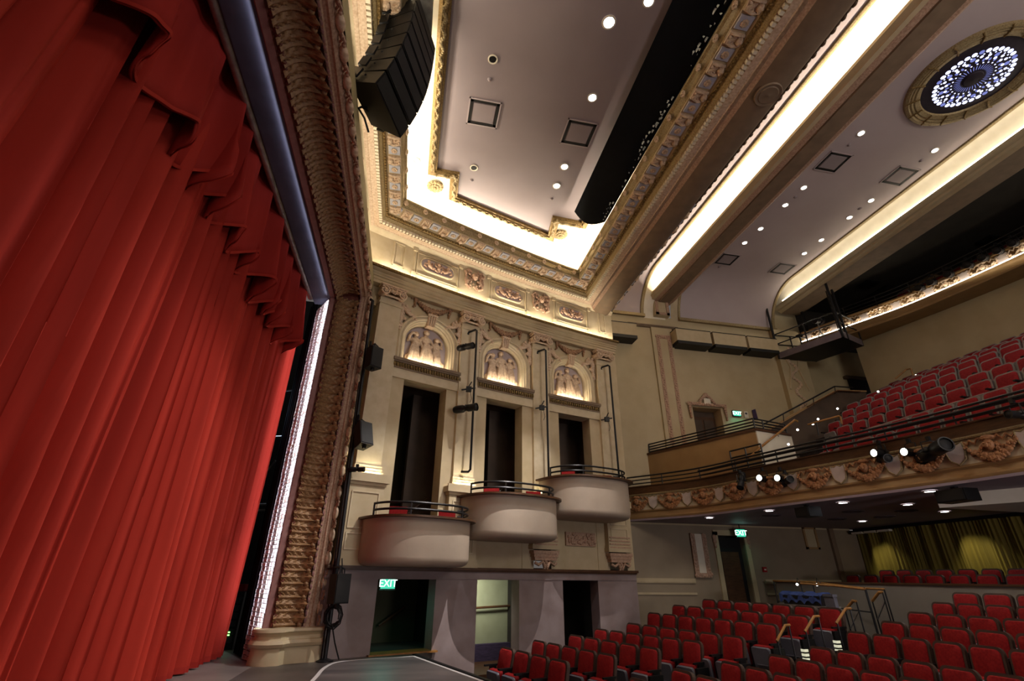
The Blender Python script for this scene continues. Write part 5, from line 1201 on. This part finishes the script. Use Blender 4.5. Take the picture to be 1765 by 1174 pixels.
for side, rows in (('L', ROWS_L), ('R', ROWS_R)):
    for k, (z, s, st, n) in enumerate(rows):
        d = Vector((st[0], st[1])).normalized(); f = Vector((d.y, -d.x)); pitch = math.hypot(*st); zf = z-.93
        if f.x > 0: f = -f
        for i in range(n):
            x, y = s[0]+st[0]*i, s[1]+st[1]*i; x += .0*i
            where = ('%s row, %s from the box wall' if side == 'L' else '%s row, %s from the aisle') % (rown(k), ordinal(i))
            place_seat(stalls0, (x+f.x*-.07, y+f.y*-.07, zf), f, pitch/.60, 'red stalls seat, %s block, %s' % ('left' if side == 'L' else 'right', where), 'stalls seats, left block' if side == 'L' else 'stalls seats, right block')
        a = Vector(s)-d*.6-f*.6; b = Vector(s)+Vector(st)*(n-1)+d*(1.3 if side == 'L' else .6)-f*.6
        g = G(); g.prism([(a.x, a.y), (b.x, b.y), (b.x+f.x*1.25, b.y+f.y*1.25), (a.x+f.x*1.25, a.y+f.y*1.25)], zf-.35, zf); part(g, 'riser', carpet, fo, False)
        if side == 'L':                                   # row-end light panel towards the aisle
            e = Vector(s)+Vector(st)*(n-1)+d*.36
            root = thing('row_end_panel', 'black row end panel with glowing louvre, %s row of the left stalls block' % rown(k), 'row light', (e.x, e.y, zf), 'row end panels'); M = frame_at((0, 0, 0), (f.x, f.y, 0), (0, 0, 1))
            g = G(); g.T = M; g.box((-.12, -.03, 0), (.22, .03, .52)); local('panel', g, blackp, root, False)
            g = G(); g.T = M
            for j in range(3): g.box((.13, -.045, .16+j*.075), (.232, .045, .205+j*.075))
            local('louvre', g, ivory, root, False)
            if k in (5, 6, 7):
                h = e+d*.25; root = thing('aisle_handrail', 'short oak aisle handrail on black posts at the end of the %s left stalls row' % rown(k), 'handrail', (h.x, h.y, zf), 'stalls aisle handrails')
                q0 = Vector((h.x, h.y, zf)); ff = Vector((f.x, f.y, 0))
                part(G().tube([tuple(q0+ff*.34+Vector((0, 0, .68))), tuple(q0+Vector((0, 0, .94))), tuple(q0-ff*.14+Vector((0, 0, .94)))], .024, 8), 'handgrip', wooda, root)
                for o_, h_ in ((.31, .69), (-.11, .93)): part(G().tube([tuple(q0+ff*o_), tuple(q0+ff*o_+Vector((0, 0, h_)))], .016, 6), 'post', blackg, root)
# balcony rows
BR = [(12.35, 5.33, 11.8), (13.2, 5.82, 13.2), (14.1, 6.41, 13.35), (15.0, 6.94, 14.5), (15.9, 7.5, 14.6), (16.9, 8.05, 15.2), (17.9, 8.53, 15.1), (18.9, 8.95, 15.3), (19.75, 9.33, 15.5)]
fb_ = struct('floor_balcony_steps', G().box((12.0, -4, 4.2), (21.5, -3.9, 4.4)), carpet, 'stepped balcony floor under the rows of red seats', 'floor', False)
for k, (X, z, ys) in enumerate(BR):
    y = ys; i = 0
    while i < 21:
        x = X+.035*(13-y) if k else X+.09*(11.8-y)*.5; dxy = .035 if k else .045
        d = Vector((dxy, -1)).normalized(); f = Vector((-d.y*-1, 0))
        f = Vector((-1, -dxy)).normalized()
        zz = z-.03
        co = Vector((x, y, zz))-Vector((0, 0, EYE)); px = 882.5+827.447*co.dot(cr)/co.dot(cf)
        if px > 2150: break
        place_seat(balc0, (x, y, zz-.93), f, 1.04, 'red balcony seat with grey shell, %s, %s from the aisle' % ('front row' if k == 0 else 'last row' if k == 8 else rown(k)+' row', ordinal(i)), 'balcony seats')
        y -= .61; i += 1
    g = G().prism([(X-.65, ys+1.6 if k < 8 else 16), (X+.4, ys+1.6 if k < 8 else 16), (X+1.2, -4), (X-.1, -4)] if k else [(X-.3, ys+.5), (X+.4, ys+.5), (X+1.2, -4), (X+.1, -4)], 4.3, z-.95); part(g, 'step', carpet, fb_, False)
# upper balcony seats glimpsed between the rails
for i in range(12):
    y = 14.2-i*.62; p = min(UB, key=lambda v: abs(v.y-y)); place_seat(balc0, (p.x+.75, y, 12.2), (-1, -.05), 1.0, 'red upper balcony seat behind the pipe rail, %s from the platform' % ordinal(i), 'upper balcony seats')
# rear stalls behind the low parapet
PWX = 13.35
pw = struct('wall_parapet', G().box((PWX, -4, 0), (PWX+.15, 17.2, 1.56)), mat('parapet paint', '#8d867c', '#837b72', .55, scale=1.2), 'low pale parapet wall in front of the rear stalls', 'wall', False)
part(G().box((PWX-.05, -4, 1.56), (PWX+.22, 17.2, 1.605)), 'wood_cap', woodm, pw, False)
struct('floor_rear_stalls', G().box((PWX+.15, -4, .5), (19, 18, .85)), carpet, 'raised floor of the rear stalls', 'floor', False)
darkrow = [(14.5, 1.82, 15.07, .69, 9), (15.9, 1.98, 15.1, .66, 9)]
for k, (X, z, ys, pt_, n) in enumerate(darkrow):
    for i in range(n): place_seat(stalls0, (X, ys-i*pt_, z-.93), (-1, 0), 1.0, 'red seat behind the low parapet, %s from the side wall in the %s' % (ordinal(i), ('front row', 'back row')[k]), 'rear stalls seats')
# gold drape across the back of the stalls
g = G(); rows = []
for i in range(260):
    y = 18.0-10.5*i/259; a = .07*math.sin(y*9+1.3*math.sin(y*2.1))+.03*math.sin(y*23+y*y)
    rows.append([(18.25+a*(1-.3*j/4), y, .85+2.68*j/4) for j in range(5)])
gd = thing('gold_drape', 'dull gold velvet drape hanging across the back of the stalls', 'curtain', (18.25, 13, .85)); part(G().grid(rows), 'cloth', goldv, gd)
part(G().box((18.1, 7.5, 3.46), (18.3, 18.0, 3.56)), 'track', blackp, gd, False)
bl_ = thing('bar_light', 'short pale bar light hanging at the left top of the gold drape', 'light', (17.8, 17, 3.4)); part(G().box((17.75, 16.0, 3.40), (17.95, 17.9, 3.46)), 'housing', blackp, bl_, False)
for i in range(3): part(G().box((17.74, 16.05+i*.6, 3.33), (17.9, 16.55+i*.6, 3.40)), 'diffuser', white, bl_, False)
struct('wall_stalls_rear', G().box((18.6, -4, 0), (18.8, 18, 3.6)), darkroom, 'dark wall behind the gold drape', 'wall', False)
# stalls side wall fittings
ld_ = struct('door_3', G().box((11.80, 18.25, .5), (12.93, 18.32, 3.17)), blackp, 'tall dark doorway in the stalls side wall', 'door', False)
part(G().box((11.62, 17.93, .5), (11.80, 18.0, 3.3)).box((12.93, 17.93, .5), (13.11, 18.0, 3.3)).box((11.62, 17.93, 3.17), (13.11, 18.0, 3.36)), 'surround', wallc, ld_, False)
part(G().box((12.0, 18.2, .5), (12.75, 18.25, 2.6)), 'leaf', woodm, ld_, False)
for x in (11.55, 13.0): part(G().ball((x+.1, 17.94, 3.1), (.09, .05, .1)).ball((x+.1, 17.94, 2.95), (.08, .05, .1)).ball((x+.1, 17.94, 2.8), (.06, .05, .1)), 'side_drop', pink, ld_)
root = thing('wall_panel', 'carved framed wall panel between the boxes and dark stalls doorway', 'wall panel', (10.95, 17.95, 1.8))
carved_strip('carved_strip', 10.62, 10.80, 1.75, 3.2, 17.9, root); carved_strip('carved_strip', 11.10, 11.28, 1.75, 3.2, 17.9, root); carved_strip('carved_strip', 10.62, 11.28, 1.70, 1.85, 17.89, root); part(G().box((10.80, 17.93, 1.85), (11.10, 17.97, 3.2)), 'field', white, root, False)
root = thing('framed_recess', 'small framed recess high on the stalls side wall near the gold drape', 'wall panel', (15.97, 17.95, 2.8))
part(G().box((15.67, 17.94, 2.75), (16.28, 18.0, 2.83)).box((15.67, 17.94, 3.5), (16.28, 18.0, 3.58)).box((15.67, 17.94, 2.75), (15.75, 18.0, 3.58)).box((16.2, 17.94, 2.75), (16.28, 18.0, 3.58)), 'frame', tan, root, False); part(G().box((15.75, 17.98, 2.83), (16.2, 18.02, 3.5)), 'panel', wallc, root, False)
part(G().box((16.85, 17.88, .5), (17.05, 18.0, 3.55)), 'pilaster_strip', brownbeam, wsd, False)
p = at_y(1318, 982, 17.95); root = thing('fire_alarm', 'small red fire alarm box on the stalls side wall', 'alarm', p); part(G().cbox(p, (.16, .06, .18)), 'case', mat('alarm red', '#a02020', None, .4), root, False); part(G().cbox((p.x, p.y-.035, p.z), (.08, .02, .05)), 'lever', white, root, False)
# access rail, covered cart, ramp in the cross aisle
rr = thing('ramp_rail', 'oak topped double rail on black posts in the cross aisle before the parapet', 'railing', (12.4, 13, .5))
P = [at_x(1333, 1001, 12.7), at_x(1400, 1003.5, 12.7), at_x(1490, 1014.5, 12.3)]; Q = [at_x(1380, 1006, 12.0), at_x(1440, 1010, 11.9), at_x(1491, 1016, 11.8), ]; Rr = [at_x(1492, 1014.5, 12.5), at_x(1524, 1016, 12.3)]
for pts in (P+Rr, Q): part(G().tube([tuple(p) for p in pts], .028, 8), 'handgrip', wooda, rr)
for p in (P[0], P[1], Q[0], Q[-1], Rr[-1], Rr[0]): part(G().tube([tuple(p), (p.x, p.y, .3)], .02, 6), 'post', blackg, rr)
part(G().tube([(P[0].x, P[0].y, 1.0), (P[2].x, P[2].y, .9)], .016, 6), 'rail', blackg, rr)
for i, (a, b, c_, X) in enumerate((((1457, 1051.5), (1470, 1036), (1476, 1037), 11.2), ((1503.5, 1036), (1515, 1021), (1521, 1021), 12.0))):
    A_, B_, C_ = (at_x(q[0], q[1], X) for q in (a, b, c_)); root = thing('aisle_handrail', ('front of two slanted oak handrails beside the ramp', 'rear of two slanted oak handrails near the parapet')[i], 'handrail', (B_.x, B_.y, .3), 'ramp handrails')
    part(G().tube([tuple(A_), tuple(B_), tuple(C_)], .035, 8), 'handgrip', wooda, root)
    for p in (A_, C_): part(G().tube([tuple(p), (p.x, p.y, .2)], .018, 6), 'post', blackg, root)
    m0, m1 = A_.copy(), C_.copy(); m0.z -= .42; m1.z -= .2; part(G().tube([tuple(m0), tuple(m1)], .014, 6), 'brace', silver, root)
ca, cb_ = at_x(1345, 1040, 11.3), at_x(1424, 1042, 11.3); y0_, y1_ = cb_.y, ca.y; zc_ = ca.z
ct = thing('covered_cart', 'trolley of gear under a blue cover behind the left stalls block', 'cart', (11.4, (y0_+y1_)/2, .3))
part(G().box((11.2, y0_, zc_-.04), (11.75, y1_, zc_)), 'table_top', silver, ct, False)
g = G(); rows = []
for i in range(24):
    y = y0_+.08+(y1_-y0_-.2)*i/23; h = .30+.03*math.sin(i*.9)+.02*math.sin(i*2.3); rows.append([(11.22, y, zc_+.02+.10*abs(math.sin(i*.7))), (11.25+.02*math.sin(i), y, zc_+h*.8), (11.36, y, zc_+h), (11.6, y, zc_+h), (11.72, y, zc_+.03)])
part(G().grid(rows), 'cover', bluec, ct); part(G().box((11.24, y0_+.12, zc_), (11.7, y1_-.25, zc_+.24)), 'gear_case', blackp, ct, False)
for yy in (y0_+.1, y1_-.1):
    for xx in (11.25, 11.7): part(G().tube([(xx, yy, .2), (xx, yy, zc_-.03)], .022, 6), 'leg', blackg, ct)
p0, p1_ = at_x(1424, 1024, 11.0), at_x(1440, 1022, 11.0); tag(put('folded_ramp', G().box((10.9, p1_.y, .25), (11.0, p0.y, p0.z)).box((10.88, p1_.y-.01, p0.z-.06), (11.02, p0.y+.01, p0.z)).mesh('folded_ramp', pan, False)), 'tall grey folded ramp panel standing beside the covered cart', 'ramp')
p = at_x(1421, 1024, 11.6); tag(put('yellow_pole', G().tube([(0, 0, 0), (0, 0, -.8)], .03, 8).ball((0, 0, .01), .035).mesh('yellow_pole', mat('yellow plastic', '#b89020', None, .5)), None, p), 'short yellow pole standing behind the grey folded ramp', 'pole')
for i, px in enumerate(((1374, 1007.5), (1408, 1008))):
    p = at_x(px[0], px[1], 12.2); root = thing('reading_lamp', ('left one of two small clip lamps glowing on the ramp rail', 'right one of two small clip lamps glowing on the ramp rail')[i], 'lamp', p, 'clip lamps'); part(G().ball(tuple(p), .035, 8, 6), 'bulb', steplt, root); part(G().tube([tuple(p), (p.x+.05, p.y, p.z+.18), (p.x+.05, p.y-.1, p.z+.05)], .012, 6), 'arm', blackg, root)

# ================================================================== GEAR ON THE SPLAYED WALL
def wpt(px, py, d):                                       # where a sight line meets the splayed wall's plane
    D = ray(px, py); a, b = -6., 14.
    def gf(u): P_ = PW(u, d, 0); return P_.x*D.y-P_.y*D.x
    ga = gf(a)
    for _ in range(50):
        m = (a+b)/2
        if gf(m)*ga > 0: a = m
        else: b = m
    P_ = PW(a, d, 0); return Vector((P_.x, P_.y, EYE+D.z*P_.y/D.y))
lpipe = thing('speaker_pipe', 'tall black pipe beside the arch carrying three loudspeakers', 'pipe', PW(-1.62, .2, 0))
part(G().tube([tuple(PW(-1.52, .22, 0.02)), tuple(PW(-1.70, .22, 8.85)), tuple(PW(-1.74, .16, 8.90))], .045, 8), 'pipe', blackg, lpipe)
part(G().tube([tuple(PW(-1.60, .25, .02)), tuple(PW(-1.72, .25, 6.3))], .02, 6), 'cable', blackp, lpipe)
part(G().lathe([(.18, .0), (.18, .02), (.05, .06), (.001, .07)], 14, tuple(PW(-1.52, .22, 0))), 'foot', blackg, lpipe)
def cabinet(c, d, w, dp, h, tilt, label, grp, arm_from):
    root = thing('loudspeaker', label, 'loudspeaker', c, grp); d = Vector(d).normalized(); M = frame_at((0, 0, 0), (-d.y, d.x, 0), (0, 0, 1)) @ Matrix.Rotation(tilt, 4, 'X')
    g = G(); g.T = M; g.add([(-w/2, -dp/2, -h/2), (w/2, -dp/2, -h/2), (w*.36, dp/2, -h/2), (-w*.36, dp/2, -h/2), (-w/2, -dp/2, h/2), (w/2, -dp/2, h/2), (w*.36, dp/2, h/2), (-w*.36, dp/2, h/2)], [(3, 2, 1, 0), (4, 5, 6, 7), (0, 1, 5, 4), (1, 2, 6, 5), (2, 3, 7, 6), (3, 0, 4, 7)]); local('cabinet', g, blackp, root, False)
    g = G(); g.T = M; g.box((-w*.46, -dp/2-.015, -h*.46), (w*.46, -dp/2, h*.46)); local('grille', g, grille, root, False)
    a = Vector(arm_from)-Vector(c); top = M @ Vector((0, 0, h/2+.14))
    g = G(); a.z = top.z; g.tube([a, top, M @ Vector((0, 0, h/2))], .028, 6); a2 = a+Vector((0, 0, -.42)); a1_ = a+Vector((0, 0, .18)); g.tube([a1_+(top-a)*.25, a2+(top-a)*.25], .03, 6); g.tube([a2, a2+(top-a)*.25], .02, 6)
    b = M @ Vector((w*.3, 0, h/2+.1)); g.tube([top, b, M @ Vector((w*.3, 0, h/2))], .018, 6); local('bracket', g, blackg, root)
    g = G(); g.T = M; g.cbox((0, -dp*.1, -h/2-.03), (.08, .06, .06)); local('foot_clamp', g, blackg, root); return root
for px, py, h, tl, lb, up in ((643, 618, .60, -.02, 'topmost black loudspeaker on the pipe beside the arch', 6.9), (625, 751, .62, -.30, 'middle black loudspeaker tilted down on the pipe beside the arch', 4.9), (583, 1015, .58, -.05, 'lowest black loudspeaker on the pipe beside the arch', 1.8)):
    c = wpt(px, py, .62); cabinet(tuple(c), (.75, -.9), .36, .34, h, tl, lb, 'pipe loudspeakers', tuple(PW(-1.62, .22, c.z)))
c = PW(-1.66, .25, 3.95); lantern(tuple(c+Vector((.22, -.05, .05))), (1, -.25, .0), 'small black lantern clamped low on the speaker pipe', 0, .38, .06, None, .08)
g = G(); q = random.Random(31)
for i in range(9):
    a = q.uniform(0, 6); r = q.uniform(.12, .2); g.tube([(r*math.cos(a+t*.7), -.1+.03*q.random(), .85+1.3*r*math.sin(a+t*.7)) for t in range(9)], .014, 5)
g.tube([(0, -.1, .7), (.12, -.12, .35), (.25, -.1, .05)], .016, 5)
g.tube([(.05, -.1, 1.0), (.1, -.1, 1.5), (.0, -.05, 2.0)], .014, 5)
o = put('cable_coil', g.mesh('cable_coil', blackp), None, PW(-1.50, .3, .0)); tag(o, 'coiled black cable hanging at the foot of the speaker pipe', 'cable')
# three thin lighting pipes on the pilasters
def wall_pipe(u, z0, z1, d, label, hook):
    root = thing('lighting_boom', label, 'pipe', PW(u, 0, z0), 'pilaster lighting pipes')
    pts = [PW(u-.14, .06, z0+.02), PW(u-.03, d-.06, z0), PW(u, d, z0+.06), PW(u, d, z1-.05), PW(u-.02, d-.05, z1), PW(u-.12, .0, z1-.01), PW(u-.14, .0, z1-.1)]
    part(G().tube([tuple(p) for p in pts], .035, 8), 'pipe', blackg, root); return root
wall_pipe(1.52, 4.35, 8.95, .32, 'thin black pipe on the second pilaster carrying two lanterns', 1)
wall_pipe(4.14, 4.22, 8.95, .32, 'thin black pipe on the third pilaster with a small clamp', 1)
wall_pipe(6.90, 4.55, 8.95, .32, 'thin black pipe on the last pilaster near the balcony', 1)
c = wpt(803, 598, .45); lantern(tuple(c), (.62, -.75, -.12), 'upper black lantern on the second pilaster pipe', 0, .62, .10, 'pilaster lanterns', .06)
c = wpt(803, 704, .45); lantern(tuple(c), (.80, -.6, .0), 'lower black lantern on the second pilaster pipe', 0, .74, .11, 'pilaster lanterns', .06)
for px, lb in (((934, 703), 'small black clamp fitting on the third pilaster pipe'), ((1046, 723), 'small black clamp fitting on the last pilaster pipe'), ((808, 671), 'small black dimmer box on the second pilaster pipe')):
    c = wpt(px[0], px[1], .36); g = G().cbox((0, 0, 0), (.16, .1, .16)).tube([(-.22, 0, -.04), (.2, 0, .06)], .025, 6).tube([(0, 0, .1), (.08, 0, .25)], .02, 6).tube([(.06, 0, -.1), (.1, 0, -.3), (.05, 0, -.42)], .008, 5); o = put('pipe_clamp', g.mesh('pipe_clamp', blackp), None, c); tag(o, lb, 'clamp', 'pilaster pipe fittings')
# hanging line array of loudspeakers in front of the cornice
T0 = at_z(690, 120, 10.9); 
LA = thing('line_array', 'large black curved array of loudspeakers hanging before the gilded cornice', 'loudspeaker', tuple(T0))
pos = T0+Vector((.05, .0, 1.55)); ang = 0; fx = Vector((.93, -.36, 0)).normalized(); side = Vector((-fx.y, fx.x, 0)); wid = .62
for i in range(8):
    hh = .335; ang = (0, .02, .05, .10, .17, .26, .36, .48)[i]; dn = Vector((0, 0, -1))*math.cos(ang)-fx*math.sin(ang); fw = fx*math.cos(ang)-Vector((0, 0, 1))*math.sin(ang)
    M = Matrix((side, -fw, -dn)).transposed().to_4x4(); M.translation = pos+dn*hh/2
    g = G(); g.T = M; g.add([(-wid, -.36, -hh*.49), (wid, -.36, -hh*.49), (wid*.8, .36, -hh*.42), (-wid*.8, .36, -hh*.42), (-wid, -.36, hh*.49), (wid, -.36, hh*.49), (wid*.8, .36, hh*.42), (-wid*.8, .36, hh*.42)], [(3, 2, 1, 0), (4, 5, 6, 7), (0, 1, 5, 4), (1, 2, 6, 5), (2, 3, 7, 6), (3, 0, 4, 7)]); cab = part(g, 'cabinet', blackp, LA, False)
    g = G(); g.T = M; g.box((-wid*.95, -.375, -hh*.42), (wid*.95, -.36, hh*.42)); part(g, 'grille', grille, cab, False)
    g = G(); g.T = M
    for s in (-1, 1): g.box((s*wid-.02, .12, -hh*.35), (s*wid+.02, .30, hh*.35)); g.tube([(s*wid*.8, .37, -.08), (s*wid*.8, .40, .0), (s*wid*.8, .37, .08)], .02, 6); g.ball((s*(wid*.97), .0, 0), .022, 6, 4)
    part(g, 'rigging', mat('array steel', '#2a2a2c', None, .35, .6), cab)
    pos = pos+dn*hh
part(G().cbox(tuple(T0+Vector((.05, 0, 1.75))), (.9, 1.2, .22)), 'fly_frame', silver, LA, False)
for s in (-.4, .4): part(G().tube([tuple(T0+Vector((.05, s, 1.85))), tuple(T0+Vector((.05, s, 3.6)))], .03, 6), 'hoist_chain', blackg, LA)
q = random.Random(41)
for i in range(6):
    b0 = T0-side*-.0+Vector((-.45, .55-.2*i*.3, 1.6-.5*i*.8)); pts = [b0+Vector((.12*math.sin(t*1.3+i)-.1, .15*math.cos(t*1.1+i*2), -.18*t+.1)) for t in range(8)]
    part(G().tube([tuple(p) for p in pts], .022, 6), 'cable', blackp, LA)
# corridor behind the ground storey doorways
co = struct('wall_corridor', G().wbox(-1.7, 7.4, -1.2, 1.9, -2.5, -2.3, 8), mat('corridor paint', '#a8a88c', '#9c9c80', .6, scale=2), 'pale corridor wall behind the ground storey doorways', 'wall', False)
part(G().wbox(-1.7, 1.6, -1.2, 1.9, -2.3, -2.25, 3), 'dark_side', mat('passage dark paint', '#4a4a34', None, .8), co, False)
part(G().wbox(1.35, 1.6, -1.2, 1.9, -2.3, -.4, 1).wbox(4.2, 4.4, -1.2, 1.9, -2.3, -.4, 1), 'partition', darkroom, co, False)
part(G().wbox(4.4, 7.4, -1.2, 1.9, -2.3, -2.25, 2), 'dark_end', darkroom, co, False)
part(G().wbox(-1.7, 7.4, 1.7, 1.9, -2.3, -.4, 4), 'soffit', darkroom, co, False)
part(G().wbox(1.5, 4.3, -1.2, -.18, -2.25, -2.1, 3), 'carpeted_step', purple, co, False); part(G().wbox(1.5, 4.3, -1.2, -.62, -2.1, -.2, 3), 'carpet_floor', woodm, co, False)
part(G().wbox(-1.2, 1.5, -.3, 0, -2.3, -.3, 3), 'passage_floor', deck, co, False)
hrl = thing('corridor_handrail', 'brown handrail on the lit corridor wall in the middle doorway', 'handrail', PW(2.5, -2.15, .8))
part(G().tube([tuple(PW(1.8, -2.15, 1.1)), tuple(PW(2.28, -2.15, 1.12)), tuple(PW(2.5, -2.15, .93)), tuple(PW(2.5, -2.15, .76)), tuple(PW(4.2, -2.15, .82))], .035, 8), 'rail', woodm, hrl)
part(G().tube([tuple(PW(2.4, -2.15, .7)), tuple(PW(2.35, -2.25, .5))], .06, 8), 'bracket', woodm, hrl)
ph = thing('passage_handrail', 'sloping dark handrail in the passage under the lowest box', 'handrail', PW(.6, -2.1, .6))
part(G().tube([tuple(PW(.35, -2.1, .42)), tuple(PW(.98, -2.1, .85))], .035, 8), 'rail', woodm, ph); part(G().tube([tuple(PW(.7, -2.1, .65)), tuple(PW(.7, -2.24, .55))], .02, 6), 'bracket', woodm, ph)
part(G().wbox(-.6, 1.0, -.01, .03, -.4, .12, 2), 'threshold', wooda, ws2)
part(G().wbox(5.2, 5.95, -1, 1.4, -1.95, -1.88, 1), 'brown_door', woodm, co, False)
